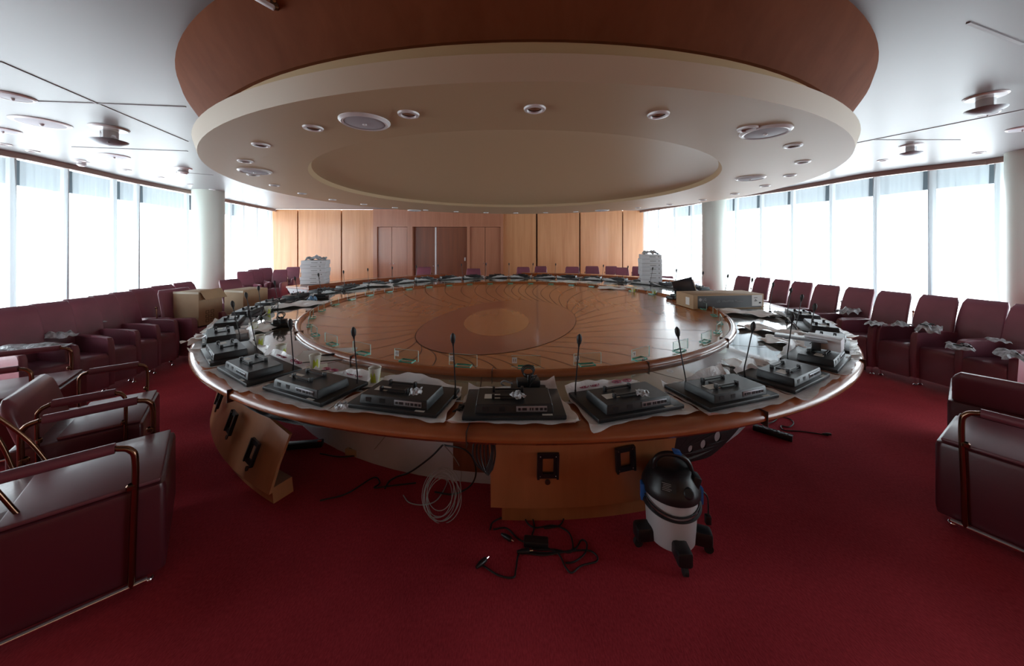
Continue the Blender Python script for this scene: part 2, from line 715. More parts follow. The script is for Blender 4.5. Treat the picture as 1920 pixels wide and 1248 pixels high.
# wall behind the viewer
m = MB()
m.box((.3, -3.55, CEIL / 2), (16.4, .1, CEIL))
struct(m.build('wall_front', M['wall_wood'], smooth=False))
struct(MB().box((-7.76, -2.40, CEIL / 2), (.2, 2.26, CEIL)).build('wall_left', M['wall_wood'], smooth=False))  # unseen side walls, put in place of windows to dim the near floor
struct(MB().box((8.39, -2.40, CEIL / 2), (.2, 2.26, CEIL)).build('wall_right', M['wall_wood'], smooth=False))

# window walls: mullions, head trims, sheers, the eave outside
def chain(pxs, line, extra):
    pts = []
    for p in pxs:
        pts.append(hit(p, line))
    return pts + extra


LW = chain([512, 486, 461, 437, 412, 357, 265, 222, 132, 33], LEFT, [(-7.55, 3.4), (-7.56, 1.2), (-7.6, -1.2)])
RW = chain([1205, 1231, 1262, 1293, 1330, 1375, 1422, 1480, 1552, 1634, 1737, 1862], RIGHT, [(8.05, 3.4), (8.22, 1.2), (8.27, -1.2)])  # final run on each side is out of view, added for more daylight
ct = {'left': 0, 'right': 0}
for side, W, sgn in (('left', LW, -1), ('right', RW, 1)):
    m = MB()
    for i, (x, y) in enumerate(W):
        m.box((x + sgn * .10, y, CEIL / 2), (.07, .07, CEIL))
    for (x0, y0), (x1, y1) in zip(W[:-1], W[1:]):
        L = math.hypot(x1 - x0, y1 - y0)
        for z in (.04, CEIL - .03):
            m.box(((x0 + x1) / 2 + sgn * .10, (y0 + y1) / 2, z), (L, .09, .07), rot=math.atan2(y1 - y0, x1 - x0))
    struct(m.build('window_1' if side == 'left' else 'window_2', M['mullion'], smooth=False))
    m = MB()
    for (x0, y0), (x1, y1) in zip(W[:-1], W[1:]):
        L = math.hypot(x1 - x0, y1 - y0)
        m.box(((x0 + x1) / 2 - sgn * .10, (y0 + y1) / 2, CEIL - .045), (L + .02, .05, .085), rot=math.atan2(y1 - y0, x1 - x0))
    struct(m.build('trim_3' if side == 'left' else 'trim_4', M['trim'], smooth=False))
    m = MB()
    for (x0, y0), (x1, y1) in zip(W[:-1], W[1:]):
        L = math.hypot(x1 - x0, y1 - y0)
        m.box(((x0 + x1) / 2 + sgn * 1.35, (y0 + y1) / 2, 2.98), (L + .1, .1, .60), rot=math.atan2(y1 - y0, x1 - x0))
        m.box(((x0 + x1) / 2 + sgn * .75, (y0 + y1) / 2, 3.2), (L + .5, 1.2, .1), rot=math.atan2(y1 - y0, x1 - x0))
    struct(m.build('trim_5' if side == 'left' else 'trim_6', M['eave'], smooth=False))
    n = len(W) - 1
    for i, ((x0, y0), (x1, y1)) in enumerate(zip(W[:-1], W[1:])):
        d = Vector((x1 - x0, y1 - y0, 0))
        L = d.length
        d.normalize()
        nr = Vector((d.y, -d.x, 0))
        nf = max(4, int(L / .13))
        ph = random.uniform(0, 6)
        g = .035

        def fn(u, v, x0=x0, y0=y0, d=d, nr=nr, L=L, nf=nf, ph=ph):
            s_ = g + (L - 2 * g) * u
            pinch = 1 - .05 * math.sin(PI * v) * (1 if u > .5 else -1) * abs(2 * u - 1)
            s_ = L / 2 + (s_ - L / 2) * pinch
            A = .008 + .026 * (1 - v) ** .7
            o_ = A * math.sin(2 * PI * nf * u + ph + .8 * math.sin(3 * v + ph)) + A * .5 * math.sin(2 * PI * nf * .37 * u + 2 * ph)
            p = Vector((x0, y0, 0)) + d * s_ + nr * o_
            return (p.x, p.y, .06 + (CEIL - .12) * v)
        c = MB().grid(fn, nf * 7, 6)
        o = c.build('curtain', M['sheer'], normals=False, ang=180)
        tag(o, f'{ORD[i + 1]} sheer white curtain panel from the back wall on the {side} window side', 'curtain', None)
    # portals just outside each run
    step = [0, n // 2, n]
    for a_, b_ in zip(step[:-1], step[1:]):
        p0, p1 = W[a_], W[b_]
        portal((p0[0] + sgn * .35, p0[1]), (p1[0] + sgn * .35, p1[1]), .05, CEIL, (-sgn, 0, 0))

for nm, c, r_, wh in (('column', (-7.92, 8.95), .33, 'left, behind the cardboard boxes'), ('column', (5.86, 9.95), .31, 'right, behind the dark laptop screen'),
                      ('column', (7.72, 5.02), .30, 'right edge of the view')):
    m = MB()
    m.lathe([(r_, 0), (r_, CEIL)], 40, (*c, 0))
    m.lathe([(r_ + .012, 0), (r_ + .012, .1), (r_, .1)], 40, (*c, 0))
    o = m.build('column', M['column'])
    tag(o, f'round pale column on the {wh}', 'column')
    tag(o, kind='structure')

# ================================================================ canopy
H0 = EYE + .755
can = empty('ceiling_canopy', (CX, CY, H0), 0, 'huge round cream canopy hanging under the ceiling above the round table', 'canopy')
m = MB()
dcx, dcy, drr = .03 - CX, 4.72 - CY, 2.44
N = 144
oc = [(3.60 * math.cos(2 * PI * k / N), 3.60 * math.sin(2 * PI * k / N)) for k in range(N)]
ic = [(dcx + drr * math.cos(2 * PI * k / N), dcy + drr * math.sin(2 * PI * k / N)) for k in range(N)]


def lerp_ring(t, z): return [(a[0] * (1 - t) + b[0] * t, a[1] * (1 - t) + b[1] * t, z) for a, b in zip(oc, ic)]


m.loft([lerp_ring(0, 0), lerp_ring(.5, 0), lerp_ring(1, 0)], caps=False)
m.build('soffit', M['cream'], can, normals=False)
m = MB()
rings = []
for k in range(0, 11):
    t = k / 10
    r_ = drr * math.cos(t * PI / 2 * .985)
    z = .16 * math.sin(t * PI / 2) + (.02 if k else 0)
    rings.append([(dcx + r_ * math.cos(2 * PI * i / N), dcy + r_ * math.sin(2 * PI * i / N), z) for i in range(N)])
m.loft(rings, caps=False)
m.poly(rings[-1])
m.build('dome', M['cream'], can, normals=False)
m = MB()
m.lathe([(3.60, 0), (3.632, .115), (3.60, .118), (3.49, .118)], N)
m.build('fascia', M['cream_lt'], can)
m = MB()
m.lathe([(3.50, .118), (3.495, .25)], N)
m.build('upper_band', M['cream_yel'], can)
m = MB()
m.lathe([(3.40, .245), (3.52, .245), (3.62, .40), (3.70, .53), (3.73, CEIL - H0 + .02)], N)
m.build('drum', M['veneer_dark'], can)

# downlights: a ring of small ones in the canopy, diffusers, and the ones in the flat ceiling
def fixture(name, r, kind):
    root = empty(name)
    m = MB()
    if kind == 'small':
        m.lathe([(r * .62, -.004), (r * .7, -.012), (r * .95, -.010), (r, 0)], 24)
        m.build('trim_ring', M['white'], root)
        m = MB()
        m.lathe([(.001, .01), (r * .35, .006), (r * .64, -.003)], 20)
        m.build('lamp', M['lampdark'], root)
    elif kind == 'big':
        m.lathe([(r * .80, -.014), (r * .9, -.018), (r, -.006), (r, 0)], 32)
        m.build('trim_ring', M['white'], root)
        m = MB()
        m.lathe([(.001, -.020), (r * .5, -.019), (r * .82, -.012)], 32)
        m.build('grille', M['boxgrey'], root)
        m = MB()
        m.sphere((0, 0, -.022), r * .09, (1, 1, .5))
        m.build('centre_screw', M['white'], root)
    return root


pr = Proto(fixture('downlight', .062, 'small'))
for k in range(28):
    a = math.radians(.3 + k * 360 / 28)
    p = (CX + 3.28 * math.sin(a), CY - 3.28 * math.cos(a), H0)
    nm = 'nearest the viewer' if k == 0 else (f'{ORD[k]} to the right of the nearest one' if k <= 14 else f'{ORD[28 - k]} to the left of the nearest one')
    place(pr.get(), p, 0, f'small recessed downlight in the canopy underside, {nm}', 'downlights ringing the canopy', 'downlight')
pr = Proto(fixture('ceiling_speaker', .15, 'big'))
for (px, py), wh in (((684, 227), 'near left'), ((478, 320), 'far left beside three small downlights'), ((1435, 246), 'near right'), ((1407, 333), 'far right'), ((777, 394), 'far edge, above the cupboard doors'), ((1128, 394), 'far edge, above the panelled wall')):
    p = at(px, py, H0)
    place(pr.get(), p, 0, f'wide round white speaker disc in the canopy, {wh}', None, 'speaker')
pr = Proto(fixture('ceiling_diffuser', .5, 'big'))
for px, py, wpx, wh in ((24, 180, 56, 'at the left edge of the view'), (78, 229, 74, 'widest, left of the domed ceiling device'), (5, 243, 44, 'cut off at the left edge, lower one'), (214, 292, 42, 'below the domed ceiling device'),
                        (1852, 211, 30, 'on the right beside the bright ceiling joint'), (1918, 240, 40, 'at the right edge of the view')):
    p = at(px, py, CEIL)
    r_ = wpx * p.y / F / 2
    place(pr.get(), p, 0, f'round white ceiling diffuser {wh}', None, 'diffuser', (2 * r_, 2 * r_, 1))
pr = Proto(fixture('downlight', .07, 'small'))
cl = [(237, 318), (300, 332), (355, 345), (398, 355), (437, 371), (467, 379), (496, 385), (62, 283), (150, 300), (1475, 313), (1430, 327), (1538, 318), (1398, 345), (1350, 356), (1312, 360), (1272, 367), (1232, 374), (1192, 380), (1305, 372), (1268, 378), (1232, 384)]
cl += [(8, 270), (1655, 300), (1835, 286)]
nl = nr_ = 0
LN = [f'{q} of the row running to the left column' for q in ORD[1:5]] + [f'{q} of those between column and back wall' for q in ORD[1:4]] + ['second from the left edge above the curtains', 'beside the small detector', 'nearest the left edge']
RN = [f'{q} above the right curtains from the view edge' for q in ORD[1:4]] + [f'{q} in the row leading to the back wall' for q in ORD[1:8]] + [f'{q} in the short inner row' for q in ORD[1:4]] + ['above the widest curtain', 'nearest the right column at the edge']
for px, py in cl:
    if px < 960:
        nl += 1
        lab = f'small left ceiling downlight, {LN[nl - 1]}'
    else:
        nr_ += 1
        lab = f'small right ceiling downlight, {RN[nr_ - 1]}'
    p = at(px, py, CEIL)
    place(pr.get(), p, 0, lab, 'downlights in the flat ceiling', 'downlight')


def hanging_device(px, py, s, label, kind):
    p = at(px, py, CEIL)
    t = empty('ceiling_sensor' if kind != 'proj' else 'ceiling_camera', p, 0, label, 'smoke detector' if kind == 'smoke' else 'camera')
    m = MB()
    m.lathe([(.001, -.012 * s), (.09 * s, -.012 * s), (.10 * s, -.004), (.10 * s, 0)], 24)
    m.build('mounting_plate', M['white'], t)
    m = MB()
    if kind == 'smoke':
        m.lathe([(.001, -.09 * s), (.04 * s, -.085 * s), (.062 * s, -.06 * s), (.055 * s, -.03 * s), (.06 * s, -.012 * s)], 20)
        m.build('detector_head', M['white'], t)
        m = MB()
        m.lathe([(.058 * s, -.05 * s), (.063 * s, -.046 * s), (.058 * s, -.042 * s)], 20)
        m.build('vent_slot', M['lampdark'], t)
    else:
        m.lathe([(.045 * s, -.012 * s), (.045 * s, -.075 * s)], 20)
        m.build('neck', M['chrome'], t)
        m = MB()
        m.lathe([(.001, -.125 * s), (.05 * s, -.12 * s), (.09 * s, -.098 * s), (.095 * s, -.09 * s), (.04 * s, -.075 * s)], 24)
        m.build('lens_dome', M['grey'], t)
        m = MB()
        m.box((.03 * s, -.02 * s, -.10 * s), (.04 * s, .06 * s, .03 * s), bev=.004)
        m.build('bracket', M['lampdark'], t)


hanging_device(205, 240, 1.7, 'domed device on a chrome neck under the left ceiling', 'proj')
hanging_device(343, 315, 1.3, 'white smoke detector hanging beside the canopy edge on the left', 'smoke')
hanging_device(153, 303, .9, 'small detector close above the left curtains', 'smoke')
hanging_device(1848, 180, 1.35, 'chrome necked device under the right ceiling near the view edge', 'proj')
hanging_device(1708, 272, 1.2, 'chrome necked device above the right curtains', 'proj')
hanging_device(1540, 316, 1.2, 'small dark device at the right edge of the canopy', 'smoke')
# light fixture clipped at the top edge of the view
c0 = aty(492, 3, 1.74)
t = empty('strip_light', c0, math.radians(28), 'short white strip light on the wooden drum, cut by the top edge', 'light')
m = MB()
m.box((-.01, 0, .004), (.13, .03, .02), rot=Matrix.Rotation(.35, 4, 'Y'), bev=.006)
m.build('light_tube', M['white'], t)
m = MB()
m.box((.05, .02, .015), (.04, .03, .05), bev=.005)
m.tube([(.05, 0, .02), (.055, .10, .05)], .008)
m.build('bracket', M['bronze'], t)


# ================================================================ round table
def T(deg, r, z=0.0):
    a = math.radians(deg)
    return Vector((CX + r * math.sin(a), CY - r * math.cos(a), z))


TZ = .74
DX, DY, RR = .03, 4.81, 2.58              # middle dish of the table
tb = empty('round_conference_table', (CX, CY, 0), 0, 'huge round wooden conference table with a smoked glass ring and an eye-shaped inlay', 'table')
lx, ly = DX - CX, DY - CY
N = 180
# wooden desk ring with a bullnose edge
m = MB()
m.lathe([(3.36, .735), (3.36, TZ), (3.60, TZ), (3.635, .733), (3.65, .715), (3.65, .695), (3.63, .675), (3.59, .668), (3.36, .668), (3.36, .735)], N)
m.mi = 1
for k in range(15):
    a = math.radians(-5 + 24 * k - 90)
    m.box((3.508 * math.cos(a), 3.508 * math.sin(a), .7055), (.30, .004, .0765), rot=a)
m.build('desk_ring', [M['desk_wood'], M['seam']], tb)
m = MB()
m.lathe([(3.345, .7385), (3.345, .7412), (3.365, .7412), (3.365, .7385)], N)
m.build('inlay_line', M['steel'], tb)
m = MB()


def gring(u, v, z):
    a = 2 * PI * u
    xo, yo = 3.362 * math.cos(a), 3.362 * math.sin(a)
    xi, yi = lx + (RR - .02) * math.cos(a), ly + (RR - .02) * math.sin(a)
    return (xi + (xo - xi) * v, yi + (yo - yi) * v, z)


m.grid(lambda u, v: gring(u, v, .7402), N, 3, True)
m.grid(lambda u, v: gring(u, v, .675), N, 3, True)
m.mi = 1
for k in range(15):                       # butt joints between the panes
    a = math.radians(-5 + 24 * k - 90)
    p = Vector((3.36 * math.cos(a), 3.36 * math.sin(a), 0))
    q = Vector((lx + RR * math.cos(a), ly + RR * math.sin(a), 0))
    d = p - q
    c = (p + q) / 2
    m.box((c.x, c.y, .7404), (d.length, .005, .0008), rot=math.atan2(d.y, d.x))
m.build('glass_ring', [M['glass_top'], M['seam']], tb, normals=False)
# inner rail
m = MB()
prof = [(RR - .035, .735)] + [(RR + .032 * math.cos(t), .745 + .036 * math.sin(t)) for t in [PI * k / 8 for k in range(8, -1, -1)]] + [(RR + .032, .735)]
m.lathe(prof, N, (lx, ly, 0))
m.mi = 1
for k in range(15):
    a = math.radians(-3.5 + 24 * k - 90)
    m.box((lx + RR * math.cos(a), ly + RR * math.sin(a), .7585), (.07, .004, .047), rot=a)
m.build('inner_rail', [M['desk_wood'], M['seam']], tb)


def dish(r): return .748 - .075 * max(0, 1 - (r / 2.56) ** 2)


m = MB()
rings = []
for k in range(1, 15):
    r_ = 2.56 * k / 14
    rings.append([(lx + r_ * math.cos(2 * PI * i / N), ly + r_ * math.sin(2 * PI * i / N), dish(r_)) for i in range(N)])
m.poly(rings[0])
m.loft(rings, caps=False)
m.mi = 1
EX, EY = -.09, 4.12                       # centre of the eye-shaped inlay (room coordinates)
ERX, ERY, EROT = .84, 1.46, math.radians(-14)


def ell(t, k=1.0):
    x, y = ERX * k * math.cos(t), ERY * k * math.sin(t)
    return (EX + x * math.cos(EROT) - y * math.sin(EROT), EY + x * math.sin(EROT) + y * math.cos(EROT))


for k in range(44):                       # joints between the veneer leaves, bending as they run outward
    a = 2 * PI * (k + .5) / 44
    x0, y0 = ell(a)
    b = a + .30 * math.sin(2 * a)
    x1, y1 = DX + 2.54 * math.cos(b + EROT * .3), DY + 2.54 * math.sin(b + EROT * .3)
    pts = []
    for j in range(13):
        t = j / 12
        x = x0 + (x1 - x0) * t - (y1 - y0) * .10 * math.sin(PI * t)
        y = y0 + (y1 - y0) * t + (x1 - x0) * .10 * math.sin(PI * t)
        pts.append(Vector((x - CX, y - CY, 0)))
    vs = []
    for j, p in enumerate(pts):
        d = (pts[min(12, j + 1)] - pts[max(0, j - 1)]).normalized()
        nn = Vector((-d.y, d.x, 0)) * .0028
        row = []
        for s_ in (-1, 1):
            q = p + nn * s_
            r_ = math.hypot(q.x - lx, q.y - ly)
            row.append(m.bm.verts.new((q.x, q.y, dish(r_) + .0012)))
        vs.append(row)
    for a_, b_ in zip(vs[:-1], vs[1:]):
        f = m.bm.faces.new((a_[0], b_[0], b_[1], a_[1]))
        f.material_index = 1
m.build('centre_dish', [M['table_wood'], M['seam']], tb, normals=False)


def inlay(name, fn, mats, lift):
    m = MB()
    rings = []
    for k in range(1, 9):
        ring = []
        for i in range(96):
            x, y = fn(2 * PI * i / 96, k / 8)
            ring.append((x - CX, y - CY, dish(math.hypot(x - DX, y - DY)) + lift))
        rings.append(ring)
    m.poly(rings[0])
    m.loft(rings, caps=False)
    return m.build(name, mats, tb, normals=False)


inlay('eye_outline', lambda t, k: ell(t, k * 1.006), M['seam'], .0016)
inlay('eye_inlay', lambda t, k: ell(t, k), M['inlay_dark'], .0024)
inlay('pupil_inlay', lambda t, k: (EX - .09 + .38 * k * math.cos(t), EY - .03 + .76 * k * math.sin(t)), M['inlay_light'], .0032)

# near-black wall painting the shade of the void underneath, metal skirt, pedestals
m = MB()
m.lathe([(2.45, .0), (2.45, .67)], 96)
m.build('dark_void_wall', M['seam'], tb)
m = MB()
m.lathe([(2.93, .0), (2.93, .25), (2.915, .25), (2.915, .0)], 96)
for k in range(24):
    a = math.radians(k * 15 + 4)
    m.box((2.90 * math.cos(a), 2.90 * math.sin(a), .46), (.05, .09, .42), rot=a)
m.build('metal_skirt', M['steel'], tb)


def socket(mb_parent, deg, r, z, tilt, w_=.105, h_=.15, roll=0, hole=True):
    """black cable port frame screwed to a pedestal"""
    a = math.radians(deg)
    base = Matrix.Translation((r * math.sin(a), -r * math.cos(a), z)) @ Matrix.Rotation(a, 4, 'Z') @ Matrix.Rotation(PI / 2 - tilt, 4, 'X') @ Matrix.Rotation(roll, 4, 'Z')
    me = flat_with_holes(rrect(w_, h_, .004), [rrect(w_ * .5, h_ * .62, .003)], .012)
    m = MB().mesh(me, base)
    for sx in (-1, 1):
        m.box((0, 0, 0), (.008, h_, .022), rot=None) if False else None
    b = bmesh.new()
    for sx in (-1, 1):
        bmesh.ops.create_cube(b, size=1, matrix=Matrix.Translation((sx * w_ * .44, 0, .006)) @ Matrix.Diagonal((.012, h_, .018, 1)))
    m._merge(b, base)
    o = m.build('socket_frame', M['black'], mb_parent, smooth=False)
    s_ = MB()
    for sx, sy in ((-1, 1), (1, -1), (1, 1), (-1, -1)):
        p = base @ Vector((sx * w_ * .36, sy * h_ * .40, .008))
        s_.sphere(p, .0035, u=8, v=5)
    s_.build('screw', M['chrome'], o)
    if hole:
        h = MB()
        p0, p1 = base @ Vector((0, -h_ * .5 - .028, -.004)), base @ Vector((0, -h_ * .5 - .028, .003))
        h.tube([p0, p1], .015, 14)
        h.build('cable_hole', M['seam'], mb_parent)


def arc_panel(mb, d0, d1, rows, thick=.02, n=24):
    """rows: list of functions or (r, z) pairs from bottom to top; d0..d1 degrees from the viewer side"""
    front, rear = [], []
    for r, z in rows:
        fr, rr = [], []
        for i in range(n + 1):
            t = i / n
            a = math.radians(d0 + (d1 - d0) * t)
            R_ = r(t) if callable(r) else r
            Z = z(t) if callable(z) else z
            fr.append((R_ * math.sin(a), -R_ * math.cos(a), Z))
            rr.append(((R_ - thick) * math.sin(a), -(R_ - thick) * math.cos(a), Z))
        front.append(fr)
        rear.append(rr)
    loops = front + list(reversed(rear)) + [front[0]]
    vs = [[mb.bm.verts.new(p) for p in row] for row in loops[:-1]]
    vs.append(vs[0])
    for a, b in zip(vs[:-1], vs[1:]):
        for i in range(n):
            f = mb.bm.faces.new((a[i], a[i + 1], b[i + 1], b[i]))
            f.material_index = mb.mi
    for i in (0, n):
        try:
            mb.bm.faces.new([row[i] for row in vs[:-1]])
        except ValueError:
            pass
    return mb


pl = MB()
arc_panel(pl, -3.0, 14.3, [(3.22, 0), (3.22, .13)], .10)
pl.build('plinth', M['base_wood'], tb)
m = MB()
arc_panel(m, -4.0, 14.6, [(3.285, .12), (3.31, .4), (3.37, .668)], .03)
m.build('front_pedestal_panel', M['base_wood'], tb)['label'] = 'curved orange veneer panel facing the viewer'
socket(tb, 1.5, 3.325, .385, -.15, .12, .15)
socket(tb, 9.0, 3.33, .40, -.15, .115, .15, roll=.12, hole=False)
m = MB()
arc_panel(m, -9.5, -4.2, [(3.0, .12), (3.0, .668)], .02)
m.build('dark_side_board', M['door_wood'], tb)
pl = MB()
arc_panel(pl, -49, -27, [(3.47, 0), (3.48, .10)], .12)
pl.build('plinth', M['base_wood'], tb)
m = MB()
top = lambda t: .60 - .20 * t ** 1.6
arc_panel(m, -50, -26.3, [(3.52, .10), (3.47, lambda t: .10 + (top(t) - .10) * .5), (3.40, top)], .018)
m.build('left_pedestal_panel', M['base_wood'], tb)['label'] = 'curved pale veneer panel at the left, leaning inward'
socket(tb, -30, 3.50, .28, .28, .10, .14, roll=-.15)
socket(tb, -36, 3.49, .36, .28, .10, .14, roll=-.1)
socket(tb, -42.5, 3.48, .42, .28, .10, .14, roll=-.1)


def bracket(name, d0, d1, r, lowf, holes):
    """curved perforated bracket under the table edge"""
    L = math.radians(abs(d1 - d0)) * r
    n = 24
    outer = [(L * i / n, .668) for i in range(n + 1)][::-1]
    outer = [(L * i / n, lowf(i / n)) for i in range(n + 1)] + outer
    me = flat_with_holes(outer, [circ(L * t, z, rr, rr * 1.15, 16) for t, z, rr in holes], .008)
    bm = bmesh.new()
    bm.from_mesh(me)
    bmesh.ops.subdivide_edges(bm, edges=[e for e in bm.edges if e.calc_length() > .1], cuts=4)
    for v in bm.verts:
        a = math.radians(d0 + (d1 - d0) * v.co.x / L)
        R_ = r + v.co.z
        v.co = Vector((R_ * math.sin(a), -R_ * math.cos(a), v.co.y))
    m = MB()
    m._merge(bm)
    return m.build(name, M['black'], tb, smooth=False)


bracket('perforated_bracket', 13.2, 30, 3.30, lambda t: .30 + .01 * t + .36 * max(0, t - .35) ** 1.25 / .60, [(.12, .375, .014), (.21, .38, .018), (.31, .39, .023), (.43, .415, .028), (.57, .47, .032), (.70, .55, .034)])
bracket('perforated_bracket', -40, -17, 3.50, lambda t: .60 - .055 * math.sin(PI * t), [(.35, .61, .014), (.48, .605, .018), (.60, .605, .018), (.72, .61, .014), (.82, .625, .010)])


# ================================================================ things standing on the table
def make_monitor():
    """face-down flat monitor; local +y points to the table edge"""
    r = empty('flat_monitor')
    m = MB()
    m.box((0, 0, .012), (.505, .31, .022), bev=.005)
    m.build('screen_panel', M['monitor'], r)
    m = MB()
    sec = []
    for z, w_, h_, dy in ((.0225, .385, .20, .0), (.058, .378, .194, .0), (.066, .37, .186, 0)):
        sec.append([(x - .0, y + dy + .03, z) for x, y in rrect(w_, h_, .006, 2)])
    m.loft(sec)
    hs = m.build('rear_housing', M['monitor'], r, ang=25)
    m = MB()
    m.box((-.085, .1275, .044), (.15, .008, .026), bev=.001)
    pp = m.build('port_plate', M['port'], r)
    m = MB()
    for x, w_ in ((.025, .012), (.050, .022), (.078, .006), (.090, .006), (.110, .014), (.132, .014), (.152, .012)):
        m.box((-x, .132, .044), (w_, .004, .012))
        m.build('port', M['black'], pp)
        m = MB()
    for x in (-.06, -.14):
        m.box((-x, .1275, .044), (.03, .004, .022))
        m.build('socket', M['black'], hs)
        m = MB()
    m = MB()
    m.box((.11, .04, .0668), (.08, .05, .0012))
    m.build('sticker', M['sticker'], r)
    m = MB()
    m.box((-.16, .146, .0236), (.05, .014, .001))
    m.build('sticker', M['sticker'], r)
    m = MB()
    m.box((.02, .03, .0685), (.10, .09, .004))
    m.build('mount_plate', M['monitor'], r)
    for y in (-.02, .065):
        m = MB()
        m.box((.03, y, .078), (.16, .008, .008))
        for x in (-.045, .105):
            m.box((x, y, .078), (.014, .02, .026), bev=.002)
        m.build('mounting_rail', M['black'], r)
    return r


def make_wrap(seed):
    rnd = random.Random(seed)
    ph = [rnd.uniform(0, 6) for _ in range(8)]
    c4 = [rnd.uniform(.0, 1) for _ in range(4)]
    m = MB()

    def fn(u, v):
        x, y = (u - .5) * .565, (v - .5) * .40
        x *= 1 + .12 * y / .2
        e = max(abs(u - .5), abs(v - .5)) * 2
        ex, ey = abs(u - .5) * 2, abs(v - .5) * 2
        # edges puff up a little round the monitor; corners curl differently
        z = .004
        kx, ky = (ex - .92) / .08, (ey - .80) / .20
        if max(kx, ky) > 0:
            k = max(kx * .6, ky)
            z += .013 * k + .012 * k * math.sin(6 * u + ph[0]) * math.cos(5 * v + ph[1]) + .003 * k * math.sin(31 * u + 27 * v + ph[7])
            z += .022 * k * max(0, math.sin(4 * u + 3 * v + ph[2])) * c4[0] + .035 * max(0, ex + ey - 1.8) * c4[1] * 3
        x += .010 * math.sin(5 * v + ph[3]) * ex ** 3 + .004 * math.sin(19 * v + ph[5]) * ex ** 6
        y += .010 * math.sin(4 * u + ph[4]) * ey ** 3 + .004 * math.sin(17 * u + ph[6]) * ey ** 6
        if v < .14:
            z += .05 * (1 - v / .14) ** 1.3 * (.55 + .45 * math.sin(4 * u + ph[7])) * (c4[2] > .25 and 1 or .4)
        return (x, y, z)
    m.grid(fn, 36, 24)
    o = m.build('foam_sleeve', M['foam'], normals=False, ang=60)
    return o


def add_prints(sleeve, side=-1):
    for cx in (-.15, -.08, .07, .14):
        m = MB()
        m.tube([(cx + .029 * math.cos(2 * PI * k / 18), side * .187 + .0174 * math.sin(2 * PI * k / 18), .040) for k in range(19)], .0022, 5, caps=False)
        m.build('printed_ring', M['print'], sleeve)
        m = MB()
        m.tube([(cx - .014, side * .187 - .005, .040), (cx - .005, side * .187 + .007, .040), (cx + .004, side * .187 - .006, .040), (cx + .015, side * .187 + .005, .040)], .0028, 5)
        m.build('printed_mark', M['print'], sleeve)


def make_mic():
    r = empty('gooseneck_microphone')
    m = MB()
    m.lathe([(.001, .018), (.010, .018), (.014, .012), (.018, .004), (.019, 0)], 18)
    m.build('base', M['black'], r)
    m = MB()
    pts = bez([(0, 0, .01), (0, -.004, .07), (0, .010, .15), (0, .038, .31)], 7)
    m.tube(pts, [.0055 if i < 6 else .0036 for i in range(len(pts))], 8)
    m.build('gooseneck', M['black'], r)
    m = MB()
    ax = Vector((0, .14, 1)).normalized()
    b = Vector((0, .038, .305))
    m.tube([b + ax * t for t in (0, .012, .02, .04, .055, .066, .072)], [.005, .006, .011, .0145, .0135, .008, .001], 12)
    m.build('foam_windscreen', M['black_soft'], r)
    return r


def make_plate(num=None):
    """upright glass number plate on a small glass foot; local -y faces the table edge"""
    r = empty('glass_number_plate')
    m = MB()
    m.box((0, 0, .052), (.20, .007, .078), bev=0)
    me = m.build('upright_pane', [M['plate_glass'], M['plate_edge']], r, smooth=False)
    me.data.materials[1] = M['pane_edge']
    for f in me.data.polygons:
        if abs(f.normal.y) < .5: f.material_index = 1
    m = MB()
    m.box((.0, .01, .0065), (.11, .055, .012), bev=.001)
    ft = m.build('glass_foot', [M['plate_glass'], M['plate_edge']], r, smooth=False)
    for f in ft.data.polygons:
        if abs(f.normal.z) < .5: f.material_index = 1
    if num:
        m = MB()
        m.box((-.078, -.0040, .058), (.034, .0008, .040))
        cd = m.build('paper_tag', M['paper'], r, smooth=False)
        m = MB()
        m.mesh(text_mesh(num, .027), Matrix.Translation((-.078, -.0047, .058)) @ Matrix.Rotation(PI / 2, 4, 'X'))
        m.build('number', M['ink'], cd, smooth=False)
    return r


mon = Proto(make_monitor())
wraps = [make_wrap(i) for i in range(4)]
wused = [False] * 4
mic = Proto(make_mic())
plate = Proto(make_plate())
S0 = -1.7


def nth(k, what=''):
    if k == 0: return 'nearest the viewer'
    return f'{ORD[abs(k)]} {"rightward" if k > 0 else "leftward"} from the nearest one'


def put_wrap(deg, r, rz, k):
    i = k % 4
    if not wused[i]:
        wused[i] = True
        w_ = wraps[i]
    else:
        w_ = copy_tree(wraps[i])
    place(w_, T(deg, r, TZ + .0025), rz, f'crinkled foam sleeve under the face-down monitor, {nth(k)}', 'foam sleeves on the round table', 'packaging')
    return w_


box_seats = {13: 1, 14: 1}
nsl = []
for k in range(-17, 19):
    deg = S0 + 10 * k
    jit = random.uniform(-.06, .06)
    r_ = 3.42
    rz = math.radians(deg) + PI + jit
    if abs(k) <= 1: r_ = 3.40
    if k == 1: rz += .14
    if k == -1: rz -= .05
    if k in (8, 9, 10): continue           # here the carton stands
    s_ = put_wrap(deg, r_ + .01, rz + random.uniform(-.05, .05), k)
    if k in (1, -2, -3): nsl.append(s_)
    zt = TZ + .009
    place(mon.get(), T(deg, r_, zt), rz, f'face-down black monitor on foam, {nth(k)}', 'monitors lying on the round table', 'monitor')
for k in range(-18, 18):
    deg = S0 + 10 * k + 5.0 + {-3: -.8, -2: -1.2, -1: -.6, 0: .8, 1: 2.2, 2: .6}.get(k, 0)
    lean = random.uniform(-.25, .25) if k != 1 else -.6
    r_ = 3.22 if abs(k) > 1 else 3.17
    kk = k + 1 if k >= 0 else k
    lab = f'black gooseneck microphone, {ORD[kk]} rightward from the nearest monitor' if k >= 0 else f'black gooseneck microphone, {ORD[-kk]} leftward from the nearest monitor'
    place(mic.get(), T(deg, 3.335 if abs(k + .5) < 5 else 3.24, TZ + .0025), math.radians(deg) + PI + lean * 3, lab, 'microphones round the table', 'microphone')
